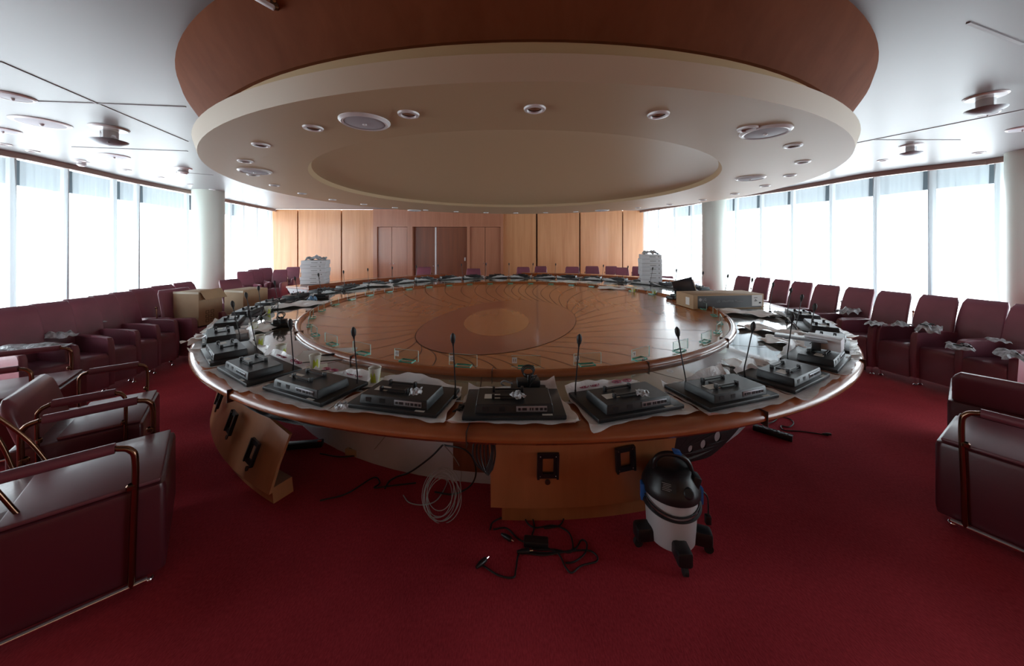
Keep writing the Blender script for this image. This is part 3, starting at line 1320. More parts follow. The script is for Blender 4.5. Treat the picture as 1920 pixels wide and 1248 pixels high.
nums = {0: '11', 1: '10', 2: '9', -1: '12', -2: '13'}
for k in range(-17, 19):
    deg = 3 + 10 * k - 1.5
    a = math.radians(deg)
    r_ = RR - .10
    p = (DX + r_ * math.sin(a), DY - r_ * math.cos(a), dish(r_) + .0045)
    rz = a + (.22 if k == 2 else 0) + random.uniform(-.05, .05)
    if k in nums:
        o = make_plate(nums[k])
        place(o, p, rz, f'clear glass plate marked {nums[k]} on the table\'s inner rim', 'number plates on the inner rim', 'number plate')
    else:
        kk = k
        side = 'right' if k > 0 else 'left'
        place(plate.get(), p, rz, f'clear glass plate on the inner rim, {ORD[abs(k)]} to the {side} of plate 11', 'number plates on the inner rim', 'number plate')


# replace the sleeve prints on the nearest ones
for s_ in [o for o in bpy.data.objects if o.name.startswith('foam_sleeve') and o.get('label', '').endswith(('viewer', 'first rightward from the nearest one', 'second leftward from the nearest one', 'third leftward from the nearest one'))]:
    if not s_.get('label', '').endswith('viewer'): add_prints(s_)


def paper_cup(px, py, z, label, napkin=None):
    p = at(px, py, z)
    t = empty('paper_cup', p, random.uniform(0, 6), label, 'cup')
    m = MB()
    m.lathe([(.001, .002), (.026, 0), (.037, .088), (.0385, .09), (.037, .091), (.0355, .088), (.0245, .006), (.001, .006)], 24)
    m.build('cup_body', M['cup'], t)
    m = MB()
    for a0 in (0, 2.1, 4.2):
        def fn(u, v, a0=a0):
            a = a0 + (u - .5) * 1.3 * (1 - .35 * v)
            z = .006 + .05 * v + .012 * math.sin(u * 9) * v
            rr = .0262 + (.037 - .026) * z / .088 + .0006
            return (rr * math.cos(a), rr * math.sin(a), z)
        m.grid(fn, 8, 4)
    m.build('lime_pattern', M['lime'], t, normals=False)
    if napkin:
        n = MB()
        n.box((0, 0, .0015), (.15, .13, .002))
        o = n.build('paper_napkin', M['paper'], smooth=False)
        o.location = (p.x, p.y, z - .0035)
        o.rotation_euler = (0, 0, napkin)
        tag(o, f'square napkin under the {label.split(",")[0]}', 'napkin')


GT = .7425
paper_cup(591, 689, GT + .004, 'lime patterned paper cup beside the white sheet, left', .5)
paper_cup(703, 716, GT + .004, 'nearest lime patterned paper cup, behind the nearest left monitors', .3)
paper_cup(527, 668, GT, 'plain-sided paper cup left of the white sheet')
paper_cup(487, 648, GT, 'lime patterned paper cup at the front end of the left row')
paper_cup(475, 622, GT, 'lime patterned paper cup in the middle of the left row')
paper_cup(502, 588, GT, 'lime patterned paper cup at the far end of the left row')
for px, py, q in ((1187, 547, 'left one'), (1226, 552, 'middle one'), (1270, 558, 'right one')):
    paper_cup(px, py, GT, f'lime patterned paper cup at the far right, {q} of three')

# sheet of paper with a black stylus, near left
p = at(612, 665, GT)
m = MB()
m.grid(lambda u, v: ((u - .5) * .40, (v - .5) * .28, .001 + .006 * math.sin(3 * u) * v * v), 10, 6)
o = m.build('sheet_of_paper', M['paper'], normals=False)
o.location, o.rotation_euler = p, (0, 0, .25)
tag(o, 'large white sheet lying on the glass ring beside the left inner rail', 'paper')
t = empty('black_connector', at(618, 667, GT + .008), .3, 'small black connector lying on the white sheet', 'connector')
m = MB()
m.tube([(-.05, 0, .009), (-.015, 0, .009), (.03, 0, .009), (.045, 0, .009)], [.005, .009, .009, .004], 10)
m.build('plug_body', M['black'], t)
m = MB()
m.tube([(-.05, 0, .009), (-.09, .01, .006), (-.11, 0, .006)], .003, 6)
m.build('plug_tail', M['black'], t)


def adapter(name, p, rz, label, s=1.0):
    t = empty(name, p, rz, label, 'power adapter')
    m = MB()
    m.box((0, 0, .022), (.20 * s, .10 * s, .04), bev=.006)
    m.build('adapter_box', M['black'], t)
    m = MB()
    m.box((.0, -.02, .062), (.13 * s, .07 * s, .036), rot=.1, bev=.005)
    m.build('adapter_box', M['monitor'], t)
    m = MB()
    rnd = random.Random(int(abs(p[0]) * 1000))
    for q in range(3):
        pts = [(math.cos(2 * PI * i / 14) * (.03 + .004 * q), .012 * q - .02, .115 + .028 * math.sin(2 * PI * i / 14) + .004 * q) for i in range(14)]
        m.tube(pts + [pts[0]], .0035, 6)
    for q in range(4):
        x = rnd.uniform(-.03, .03)
        m.tube(bez([(x, -.02, .085), (x + rnd.uniform(-.03, .03), -.05, .11), (x * .4, -.055, .05), (x + .02, -.06, .02)], 5), .0035, 6)
    m.build('cable_bundle', M['black'], t)
    for sx in (-1, 1):
        m = MB()
        m.tube(bez([(sx * .09, .0, .045), (sx * .14, .01, .055), (sx * .155, .02, .035), (sx * .12, .03, .01), (sx * .08, .02, .012)], 6), .0045, 6)
        m.build('cable_loop', M['grey'], t)


adapter('power_adapter', at(990, 733, GT), .0, 'black power adapter with a cable bundle behind the nearest monitor')
adapter('power_adapter', at(527, 612, GT), .25, 'black power adapter with loops by the left cups', .9)
adapter('power_adapter', at(600, 560, GT), .4, 'black power adapter among wrappers far left on the table', 1.2)
adapter('power_adapter', at(1265, 560, GT), .4, 'black power adapter near the far right cups', 1.2)


def crumple(name, p, sz, rz, m_, label, cat, seed, base=None, fill=.5):
    """loose crumpled sheet"""
    rnd = random.Random(seed)
    ph = [rnd.uniform(0, 6) for _ in range(6)]
    m = MB()

    def fn(u, v):
        x, y = (u - .5) * sz[0], (v - .5) * sz[1]
        e = 1 - (2 * abs(u - .5)) ** 3
        f = 1 - (2 * abs(v - .5)) ** 3
        z = sz[2] * (fill * e * f + (1 - fill) * abs(math.sin(6 * u + ph[0] + 2 * v) * math.cos(5 * v + ph[1])) + .18 * math.sin(17 * u + ph[2]) * math.sin(14 * v + ph[3]))
        x += .04 * sz[0] * math.sin(9 * v + ph[4])
        y += .05 * sz[1] * math.sin(8 * u + ph[5])
        return (x, y, max(.001, z))
    m.grid(fn, 26, 18)
    o = m.build(name, m_, normals=False, ang=25)
    o.location, o.rotation_euler = p, (0, 0, rz)
    tag(o, label, cat)
    return o


# extra loose sleeves
for i, (px, py, sx, sy, rz, lab) in enumerate([
        (562, 572, .75, .35, .5, 'loose white foam sleeve draped across the left glass, far end'),
        (505, 612, .40, .25, 1.1, 'loose white foam sheet behind the left cups'),
        (452, 628, .45, .14, 1.0, 'folded white foam strip between left monitors and cups'),
        (388, 636, .32, .16, 1.2, 'crumpled white wrapper overhanging the left table edge'),
        (1400, 588, .60, .30, -.5, 'loose white foam sleeve beside the dark carton'),
        (1448, 622, .55, .22, -.9, 'long crumpled foam sleeve along the right monitors'),
        (1478, 645, .40, .20, -1.0, 'crumpled foam sleeve by the white stand carton'),
        (1408, 688, .28, .20, -.2, 'crumpled foam end with printed rings, right'),
        (690, 536, .9, .3, .2, 'white foam sleeve heap far left of the rim'),
        (1072, 530, .9, .25, -.1, 'white foam sleeve heap at the far edge, right of centre'),
        (1165, 541, .8, .25, -.3, 'white foam sleeve heap left of the far cups')]):
    crumple('foam_sleeve', at(px, py, GT + .006), (sx, sy, .05), rz, M['foam'], lab, 'packaging', 40 + i, fill=.35)
crumple('blue_wrapper', at(585, 564, GT), (.12, .10, .08), .3, M['bluepack'], 'small blue crumpled wrapper by the far left plates', 'wrapper', 77)

# long carton on the right glass
a, b = at(1300, 580, TZ), at(1432, 577, TZ)
d = b - a
t = empty('monitor_carton', ((a + b) / 2), math.atan2(d.y, d.x), 'long flat dark monitor carton lying on the right of the table', 'box')
L = d.length
H_ = .185
m = MB()
m.box((0, .19, H_ / 2 + .002), (L, .38, H_), bev=.003)
m.build('carton_body', M['card'], t)
m = MB()
m.box((.01, -.001, H_ / 2), (L - .10, .003, H_ - .025))
pan = m.build('dark_front_print', M['boxdark'], t, smooth=False)
m = MB()
m.box((L / 2 - .10, -.0035, H_ / 2 + .01), (.15, .002, H_ - .04))
st = m.build('white_label', M['paper'], t, smooth=False)
m = MB()
m.box((-L / 2 - .001, .12, H_ / 2), (.002, .08, .10))
m.build('end_label', M['paper'], t, smooth=False)
up = Matrix.Rotation(PI / 2, 4, 'X')
m = MB()
m.mesh(text_mesh('LG', .045, align='LEFT'), Matrix.Translation((-L / 2 + .125, -.004, H_ - .06)) @ up)
m.mesh(text_mesh('LG  UltraWide Monitor', .040), Matrix.Translation((.02, -.004, H_ - .085)) @ up)

m.lathe([(.0, 0), (.021, 0)], 20, mtx=up, c=(-L / 2 + .095, -.004, H_ - .06))
m.build('printed_letters', M['inkgrey'], t, smooth=False)
m = MB()
m.mesh(text_mesh('14', .07), Matrix.Translation((L / 2 - .125, -.006, H_ / 2 + .03)) @ up @ Matrix.Rotation(-PI / 2, 4, 'Z'))
m.box((L / 2 - .06, -.005, H_ / 2 - .02), (.03, .001, .02))
m.build('label_print', M['ink'], st, smooth=False)

# dark screen leaning behind the carton
p = at(1312, 568, TZ)
p = Vector((p.x, p.y + .35, TZ))
t = empty('laptop', p, -.15, 'dark open laptop screen standing behind the long carton', 'laptop')
m = MB()
R_ = Matrix.Rotation(-.30, 4, 'Y')
m.box((-.045, 0, .16), (.30, .02, .30), rot=Matrix.Rotation(-.28, 4, 'Y'), bev=.006)
m.build('screen_lid', M['screen'], t)
m = MB()
m.box((.12, 0, .155), (.008, .026, .31), rot=Matrix.Rotation(-.28, 4, 'Y'))
m.build('bright_edge', M['chrome'], t)
m = MB()
m.box((.05, -.10, .012), (.32, .24, .02), bev=.004)
m.build('keyboard_base', M['black'], t)

# white stand carton lying on a right monitor
p = at(1545, 652, TZ + .09)
t = empty('stand_carton', p, -.9, 'small white and grey carton with a black mark on the right monitors', 'box')
m = MB()
m.box((0, 0, .045), (.20, .13, .085), bev=.003)
m.build('carton_body', M['boxwhite'], t)
m = MB()
m.mesh(text_mesh('X', .06), Matrix.Translation((-.05, -.066, .045)) @ up)
m.build('printed_mark', M['ink'], t, smooth=False)
t = empty('monitor_stand', at(1500, 652, TZ + .085), -.7, 'grey bracket-shaped monitor stand on the right monitors', 'stand')
m = MB()
m.box((0, 0, .075), (.30, .12, .012), bev=.004)
m.build('stand_plate', M['grey'], t)
m = MB()
m.box((.09, 0, .04), (.05, .07, .07), bev=.006)
m.build('stand_neck', M['black'], t)


# ================================================================ chairs
def make_armchair(wd=.50):
    """leather tub armchair, origin on the floor below its middle, front towards -y"""
    r = empty('leather_armchair')
    hw = wd / 2
    m = MB()
    sec = []
    for y, z1, w_ in ((-.40, .41, .0), (-.385, .435, 0), (-.36, .445, 0), (-.1, .425, 0), (.26, .40, 0)):
        sec.append([(-hw + .075, y, .09), (hw - .075, y, .09), (hw - .075, y, z1 - .012), (hw - .088, y, z1), (-hw + .088, y, z1), (-hw + .075, y, z1 - .012)])
    m.loft(sec)
    m.build('seat', M['leather'], r, ang=50)
    for sx in (-1, 1):
        m = MB()
        prof = [(-.385, .10), (-.40, .35), (-.375, .56), (-.345, .595), (-.28, .60), (.10, .585), (.30, .55), (.33, .30), (.32, .10)]
        sec = []
        x0 = sx * (hw - .072)
        x1 = sx * hw
        for x, k in ((x0, .988), (x0 + (x1 - x0) * .12, 1), (x0 + (x1 - x0) * .88, 1), (x1, .988)):
            sec.append([(x, y * k, .1 + (z - .1) * k) for y, z in prof])
        m.loft(sec)
        m.build('armrest', M['leather'], r, ang=38)
    m = MB()
    sec = []
    for j in range(13):
        t = j / 12
        z = .30 + .66 * t
        yb = .255 + .02 * t + .16 * t ** 2
        ww = (hw - .02) * (.94 + .06 * math.sin(PI * min(1, t * 1.1))) * 2
        if t > .9: ww *= math.sqrt(max(.2, 1 - ((t - .9) / .1) ** 2 * .22))
        th = .075 - .025 * t
        if j == 12: th *= .35; z -= .004
        sec.append([(x, yb + y - .035 * (1 - (2 * x / wd) ** 2) * 0 + .02 * (2 * x / wd) ** 2 * -1, z) for x, y in rrect(ww, th, th * .42, 3)])
    m.loft(sec)
    m.build('backrest', M['leather'], r, ang=50)
    m = MB()
    for sx in (-1, 1):
        x = sx * (hw - .03)
        m.tube(bez([(x, .36, .10), (x + sx * .012, .37, .45), (x + sx * .012, .40, .72)], 5), .009, 8)
        m.sphere((x + sx * .012, .40, .73), .016, u=10, v=7)
    m.build('back_tube', M['bronze'], r)
    for sx in (-1, 1):
        for y in (-.33, .27):
            m = MB()
            m.tube([(sx * (hw - .05), y, .11), (sx * (hw - .05), y, .015)], .011, 8)
            m.lathe([(.001, 0), (.024, 0), (.024, .008), (.012, .02), (.001, .02)], 12, (sx * (hw - .05), y, 0))
            m.build('foot', M['chrome'], r)
    return r


AC = Proto(make_armchair())
ARM_TOP = Vector((0, .435, .96))


def chair_at(px, py, face, label, group, w_=1.0, ztop=.96, dy=0):
    """the middle of the back's top edge seen at this spot; face = heading of the seat front"""
    b = at(px, py, ztop)
    rz = math.atan2(face[1], face[0]) + PI / 2
    off = Matrix.Rotation(rz, 4, 'Z') @ Vector((0, .415, 0))
    o = place(AC.get(), (b.x - off.x, b.y - off.y, 0), rz, label, group, 'armchair', (w_, 1, ztop / .96))
    return o


left_px = [(22, 574.5, .72), (92, 566, .68), (148, 558, .62), (190, 552, .58), (226, 546.5, .58), (264, 540, .66), (304, 534, .70), (343, 528.5, .70)]
for i, (px, py, w_) in enumerate(left_px):
    q = ['nearest the viewer at the left edge', 'second from the left edge', 'third from the left edge', 'fourth from the left edge', 'fourth from the cartons, leftward', 'third from the cartons, leftward', 'second from the cartons, leftward', 'just behind the cardboard cartons'][i]
    face = Vector((1, -.35 + .03 * i))
    chair_at(px, py, face, f'burgundy leather armchair in the left window row, {q}', 'armchairs along the left windows', w_)
right_px = [(1395, 517, .60, -.55), (1431, 519.5, .60, -.5), (1467, 523.5, .62, -.45), (1506, 528, .68, -.4), (1553, 533.5, .74, -.35), (1614, 539, .76, -.32), (1679, 546.5, .76, -.28), (1762, 554, .76, -.25), (1850, 562, .78, -.22), (1950, 573, .8, -.2)]
for i, (px, py, w_, fy) in enumerate(right_px):
    q = ['farthest, next to the pale column'] + [f'{ORD[k]} from the pale column' for k in range(2, 10)] + ['cut off at the right edge']
    chair_at(px, py, Vector((-1, fy)), f'burgundy leather armchair in the right window row, {q[i]}', 'armchairs along the right windows', w_)
far = [(796, 500, (0, -1), 1.0, 'in front of the dark double door'), (888, 503, (.1, -1), .95, 'alone in front of the right cupboard doors'),
       (981, 500, (.05, -1), .95, 'left of a touching pair by the wall panel'), (1014, 498.5, (-.1, -1), .9, 'right of a touching pair by the wall panel'),
       (1073, 499.5, (-.15, -1), 1.0, 'first behind the long right desk'), (1110, 498.5, (-.1, -1), 1.0, 'second behind the long right desk'),
       (1146, 498.5, (-.1, -1), .9, 'third behind the long right desk'), (1166, 501, (-.15, -1), .9, 'fourth behind the long right desk'), (1197, 499, (-.3, -1), .9, 'beside the right stack of white boxes'),
       (1250, 517, (-.6, -1), .8, 'low one seen right of the white box stack')]
for px, py, fc, w_, q in far:
    chair_at(px, py, fc, f'burgundy armchair beyond the table, {q}', 'armchairs at the far side', w_, .70 if px == 1250 else .85)
for px, py, fc, w_, zt, q in [(430, 523, (1, -.35), .8, .96, 'right after the left column'), (459, 508, (.8, -.7), .8, .86, 'first of the tall cluster'), (478, 504.5, (.8, -.7), .8, .86, 'second of the tall cluster'),
                      (497, 501.5, (.8, -.7), .8, .86, 'third of the tall cluster'), (526, 505, (.4, -1), .8, .84, 'left one behind the left desk'), (550, 500, (.3, -1), .9, .84, 'right one behind the left desk')]:
    chair_at(px, py, fc, f'burgundy armchair far left beyond the table, {q}', 'armchairs in the far left corner', w_, zt)

# the turned chair carrying the cartons
def solo_chair(x, y, rz, label, w_=1.0, s=1.0):
    return place(AC.get(), (x, y, 0), rz, label, None, 'armchair', (w_ * s, s, s))


p = at(328, 681, 0)
o = solo_chair(p.x, p.y + .26, math.radians(84), 'burgundy armchair at the end of the left row, seen side-on, holding the carton', 1.0)
o.scale = (1, .72, 1)


def carton(name, c, size, rz, label, flaps=True, marks=True, tilt=0):
    t = empty(name, c, rz, label, 'box')
    m = MB()
    w_, d_, h_ = size
    m.box((0, 0, h_ / 2), (w_, d_, h_), bev=.004)
    m.build('carton_body', M['card'], t)
    if flaps:
        m = MB()
        m.box((w_ / 2 + .045, 0, h_ - .04), (.16, d_ * .9, .006), rot=Matrix.Rotation(.9, 4, 'Y'))
        m.build('carton_flap', M['card'], t, smooth=False)
    m = MB()
    m.box((0, -d_ / 2 - .0015, h_ * .98), (w_, .001, .03))
    m.build('packing_tape', M['tape'], t, smooth=False)
    if marks:
        m = MB()
        for j in range(2):
            for k in range(3):
                fr = flat_with_holes(rrect(.045, .05, .003), [rrect(.030, .034, .003)], .001)
                m.mesh(fr, Matrix.Translation((w_ / 2 + .002, -.05 + j * .07, .06 + k * .06)) @ Matrix.Rotation(PI / 2, 4, 'Y'))
        m.build('printed_mark', M['card_dark'], t, smooth=False)
    return t


p = at(330, 610, .46)
carton('cardboard_carton', (-4.48, 4.90, .455), (.40, .34, .47), -.12, 'brown taped cardboard carton on the turned chair, front one', True, True)
carton('cardboard_carton', (-4.45, 5.75, 0), (.40, .42, .84), -.25, 'tall brown carton standing behind the taped one, by the column', False, False)


# curved desk runs beyond the table
def desk_run(d0, d1, label, top_z=.74):
    t = empty('curved_side_desk', (CX, CY, 0), 0, label, 'desk')
    m = MB()
    arc_panel(m, d0, d1, [(4.95, top_z - .035), (4.95, top_z)], .62)
    m.build('desk_top', M['desk_wood'], t)
    m = MB()
    arc_panel(m, d0 + 2 * (1 if d1 > d0 else -1), d1, [(4.42, .06), (4.42, top_z - .12)], .025)
    m.build('front_panel', M['base_wood'], t)
    m = MB()
    arc_panel(m, d0, d1, [(4.36, top_z - .10), (4.36, top_z + .03)], .02)
    m.build('front_rail', M['inlay_dark'], t)
    # perforated end bracket
    me = flat_with_holes([(0, 0), (.56, 0), (.50, -.06), (.40, -.16), (.22, -.24), (.06, -.26)], [circ(.12, -.07, .022), circ(.20, -.06, .018), (circ(.15, -.14, .024)), circ(.24, -.13, .02), circ(.32, -.10, .018), circ(.22, -.19, .014), circ(.38, -.06, .015)], .012)
    a = math.radians(d0)
    mt = Matrix.Translation((4.36 * math.sin(a), -4.36 * math.cos(a), top_z - .04)) @ Matrix.Rotation(a - PI / 2, 4, 'Z') @ Matrix.Rotation(PI / 2, 4, 'X')
    m = MB().mesh(me, mt)
    m.build('perforated_bracket', M['boxwhite'], t, smooth=False)
    return t


desk_run(-110, -156, 'curved wooden side desk at the far left, with a white perforated end bracket')
desk_run(122, 178, 'curved wooden side desk at the far right, behind the round table')


def box_stack(px, py, z, n, w_, d_, h_, rz, side):
    p = at(px, py, z)
    for i in range(n):
        hh = h_ * random.uniform(.85, 1.1)
        t = empty('white_carton', (p.x + random.uniform(-.012, .012), p.y + random.uniform(-.01, .01), z), rz + random.uniform(-.05, .05),
                  f'white flat carton in the {side} stack, {ORD[i + 1]} from the bottom', 'box', f'cartons in the {side} stack')
        m = MB()
        m.box((0, 0, hh / 2), (w_, d_, hh - .003), bev=.003)
        m.build('carton_body', M['boxwhite'] if i % 2 else M['boxwhite'], t)
        m = MB()
        m.box((.02, -d_ / 2 - .001, hh * .5), (.12, .001, .015))
        m.box((.14, -d_ / 2 - .001, hh * .55), (.025, .001, .025))
        m.build('printed_mark', M['inkgrey'], t, smooth=False)
        z += hh
    return Vector((p.x, p.y, z))


q = box_stack(592, 531, .745, 6, .46, .40, .083, .25, 'left')
crumple('bagged_cables', q + Vector((0, 0, .002)), (.36, .3, .10), .3, M['bagfill'], 'grey bag of dark cables on top of the left carton stack', 'bag', 91)
q = box_stack(1219, 531, .745, 7, .40, .40, .088, -.2, 'right')
crumple('bagged_cables', q + Vector((0, 0, .002)), (.30, .26, .09), -.2, M['bagfill'], 'grey bag of parts on top of the right carton stack', 'bag', 92)


# ================================================================ near lounge chairs with tube arms
def lounge_chair(name_loc, rz, label, back=True, s=1.0, arm=(1, 1), rods=False, backh=.78):
    """low leather chair with bronze tube arms; front towards -y, width along x"""
    r = empty('tubular_lounge_chair', name_loc, rz, label, 'armchair')
    hw, hd = .30, .36
    m = MB()
    sec = []
    for z, k in ((.06, .985), (.10, 1), (.44, 1), (.462, .985), (.468, .95)):
        sec.append([(x * k, y * k, z) for x, y in rrect(hw * 2, hd * 2, .025, 4)])
    m.loft(sec)
    m.build('seat_box', M['leather_dark'], r)
    m = MB()
    m.box((0, -.11, .478), (hw * 2 - .03, .46, .02), bev=.009)
    m.build('seat_cushion', M['leather_pad'], r)
    for sx, on in ((-1, arm[0]), (1, arm[1])):
        if not on: continue
        x = sx * (hw + .018)
        m = MB()
        m.tube(bez([(x, -.25, .05), (x, -.255, .30), (x, -.262, .60), (x - sx * .004, -.245, .668), (x - sx * .01, -.20, .69)], 6), .0125, 12)
        m.tube([(x - sx * .01, -.205, .69), (x - sx * .01, .14, .69)], .013, 12)
        m.tube(bez([(x - sx * .01, .14, .69), (x, .19, .665), (x, .2, .58), (x, .19, .05)], 6), .0125, 12)
        for y in (-.25, .19):
            m.lathe([(.0125, 0), (.018, .004), (.018, .02), (.0125, .026)], 14, (x, y, .49))
        a = m.build('arm_tube', M['bronze'], r)
        m = MB()
        m.tube([(x - sx * .01, -.20, .692), (x - sx * .01, .13, .692)], .023, 14)
        m.build('arm_pad', M['leather_pad'], a)
        m = MB()
        m.tube([(x, -.30, .055), (x, .30, .055)], .012, 10)
        m.build('floor_rail', M['chrome'], r)
    if back:
        m = MB()
        sec = []
        for j in range(11):
            t = j / 10
            z = .40 + (backh - .40) * t
            yb = .25 + .13 * t
            ww = hw * 2 - .04
            if t > .75: ww *= (1 - .14 * ((t - .75) / .25) ** 2)
            th = .085 if j < 10 else .03
            sec.append([(x, yb + y, z) for x, y in rrect(ww, th, th * .42, 3)])
        m.loft(sec)
        m.build('backrest', M['leather_pad'], r, ang=50)
    if rods:
        for x in (-.20, .20):
            m = MB()
            m.tube(bez([(x, .08, .48), (x, .16, .66), (x, .30, .88), (x, .42, 1.08)], 6), .0085, 10)
            m.tube(bez([(x + .05, .20, .48), (x + .05, .26, .70), (x + .03, .42, 1.08)], 6), .0085, 10)
            m.lathe([(.0085, 0), (.02, .002), (.02, .008), (.0085, .012)], 14, (x, .08, .47))
            m.build('back_rod', M['bronze'], r)
        m = MB()
        m.tube([(-.2, .42, 1.08), (.2, .42, 1.08)], .0085, 10)
        m.build('top_rod', M['bronze'], r)
    for sx in (-1, 1):
        for y in (-.30, .30):
            m = MB()
            m.tube([(sx * (hw - .03), y, .07), (sx * (hw - .03), y, .02)], .012, 8)
            m.sphere((sx * (hw - .03), y, .018), .02, u=10, v=7)
            m.build('foot', M['chrome'], r)
    return r


def lounge_corner(corner, rz, local, **k):
    """place so that the given local floor corner sits at a room point"""
    off = Matrix.Rotation(rz, 4, 'Z') @ Vector((*local, 0))
    return lounge_chair((corner[0] - off.x, corner[1] - off.y, 0), rz, **k)


# near left: front right floor corner at (310,1075), flank running to (0,1190)
c1, c2 = at(312, 1078, .02), at(0, 1190, .02)
fdir = Vector((.75, .66, 0))
rzL = math.atan2(fdir.y, fdir.x) + PI / 2
lounge_corner(c1, rzL, (-.30, -.36), label='burgundy lounge chair with bronze tube arms, nearest at the left edge', rods=True, back=False)
c3 = at(205, 900, .47)
lounge_corner((-2.72, 2.24), rzL - .05, (0, 0), label='lounge chair with a rounded glossy back, behind the nearest left chair', backh=.74).scale = (1, .72, 1)
solo = lounge_corner((-3.92, 2.62), rzL - .1, (0, 0), label='burgundy lounge chair with a bent tube arm, left, before the window row', backh=.66)
# near right
c1, c2 = at(1752, 970, .02), at(1912, 1040, .02)
fdir = (c1 - c2).normalized()
rzR = math.atan2(fdir.y, fdir.x) + PI / 2
lounge_corner(c1, rzR, (.30, -.36), label='burgundy lounge chair with bronze tube arm, nearest at the right edge', rods=False, back=False, arm=(0, 1))
c3 = at(1790, 885, .02)
lounge_corner((3.62, 2.46), math.atan2(.6, .8) + PI / 2, (0, 0), label='lounge chair with a glossy back, behind the nearest right chair', backh=.69, arm=(0, 0))

# bags of hardware left on the chairs
for i, (px, py, z, sx, sy, h_, lab, cat) in enumerate([
        (150, 612, .60, .40, .22, .10, 'bag of loose hardware on the third left armchair', 'bag'),
        (112, 632, .60, .26, .16, .06, 'small bag of hardware hanging over an armrest at the left', 'bag'),
        (55, 655, .60, .50, .22, .05, 'flat grey plastic bag on the first left armchair', 'bag'),
        (1592, 588, .60, .36, .20, .09, 'bag of hardware on the armrest of the fifth right armchair', 'bag'),
        (1640, 610, .60, .24, .14, .05, 'flat bag on the armrest left of the papers', 'bag'),
        (1690, 612, .60, .22, .14, .06, 'small dark bag between two right armchairs', 'bag'),
        (1740, 622, .60, .26, .18, .10, 'white bag of parts on the seventh right armchair', 'bag'),
        (1800, 655, .52, .28, .18, .06, 'sheet with loose parts on the eighth right armchair', 'papers'),
        (1908, 672, .52, .34, .24, .07, 'sheet with loose parts on the armchair at the right edge', 'papers'),
        (1870, 640, .60, .20, .12, .03, 'flat grey folder on an armrest near the right edge', 'folder')]):
    p = at(px, py, z)
    crumple('plastic_parts_bag', p + Vector((0, 0, .006)), (sx, sy, h_), .1 * i, M['bagfill'], lab, cat, 300 + i)
    if i in (0, 6, 7, 8):
        rnd = random.Random(i)
        for q_ in range(5):
            m = MB()
            a = rnd.uniform(0, PI)
            d_ = Vector((math.cos(a), math.sin(a), 0)) * .03
            c = Vector((rnd.uniform(-.35, .35) * sx, rnd.uniform(-.3, .3) * sy, h_ * .8))
            m.tube([c - d_, c + d_], .007, 8)
            o = m.build('black_clip', M['black'], bpy.data.objects['plastic_parts_bag' if i == 0 else f'plastic_parts_bag.{i:03d}'])

# ================================================================ vacuum cleaner
p = at(1276, 1046, 0)
V = empty('wet_dry_vacuum', (p.x - .01, p.y + .09, 0), math.radians(-6), 'white drum vacuum cleaner with a black motor head, on the red carpet', 'vacuum cleaner')
V.scale = (.88, .88, .92)
m = MB()
m.lathe([(.001, .05), (.128, .05), (.135, .06), (.150, .30), (.152, .335), (.001, .335)], 40)
m.build('white_tank', M['tank'], V)
m = MB()
m.lathe([(.150, .315), (.163, .32), (.165, .345), (.158, .365), (.148, .385), (.125, .43), (.105, .452), (.05, .462), (.001, .464)], 40)
hd = m.build('motor_head', M['black'], V)
m = MB()
m.tube(bez([(-.10, -.02, .43), (-.095, -.02, .49), (-.05, -.02, .525), (.03, -.02, .525), (.095, -.02, .485), (.12, -.03, .40)], 6), .015, 10)
m.build('carry_handle', M['black'], hd)
m = MB()
m.box((.115, -.05, .40), (.05, .075, .085), rot=Matrix.Rotation(.35, 4, 'Y'), bev=.012)
m.build('exhaust_cowl', M['monitor'], hd)
m = MB()
m.lathe([(.001, .012), (.022, .012), (.03, .004), (.034, -.02)], 20, mtx=Matrix.Rotation(PI / 2 - .6, 4, 'X'), c=(.05, -.138, .385))
m.build('hose_port', M['monitor'], hd)
m = MB()
m.box((.0, .0, 0), (.08, .001, .045))
lb = m.build('rating_label', M['ink'], hd, smooth=False)
lb.location = (-.055, -.131, .405)
lb.rotation_euler = (math.radians(-33), 0, math.radians(-22))
m = MB()
for k in range(5):
    m.box((-.012 + .004 * (k % 2), -.001, .016 - .008 * k), (.05 - .008 * (k % 3), .001, .0022))
m.build('label_text', M['inkgrey'], lb, smooth=False)
m = MB()
m.box((.03, -.02, .542), (.045, .05, .012), rot=Matrix.Rotation(.2, 4, 'Y'), bev=.004)
m.build('power_switch', M['blue'], hd)
for a in (8, 172):
    m = MB()
    aa = math.radians(a)
    m.box((.165 * math.cos(aa), .165 * math.sin(aa) - .03, .30), (.03, .05, .095), rot=aa, bev=.006)
    m.build('tank_latch', M['blue'], V)
m = MB()
for k, (z0, dz, ph) in enumerate(((.315, .055, .3), (.30, .06, .6), (.285, .045, 1.0), (.272, .03, .2))):
    pts = []
    for i in range(41):
        a = PI * .95 + (PI * 1.12) * i / 40
        r_ = .158 + .003 * k + .004 * math.sin(2 * a + ph)
        pts.append((r_ * math.cos(a), r_ * math.sin(a), z0 - dz * math.sin((a - PI * .95) / 1.12)))
    m.tube(pts, .0048, 8)
m.build('wrapped_cord', M['cable'], V)
m = MB()
m.tube(bez([(.165, -.02, .34), (.20, -.03, .30), (.205, -.03, .22), (.20, -.035, .20)], 6), .0045, 8)
m.box((.20, -.036, .18), (.032, .03, .05), bev=.006)
m.build('power_plug', M['cable'], V)
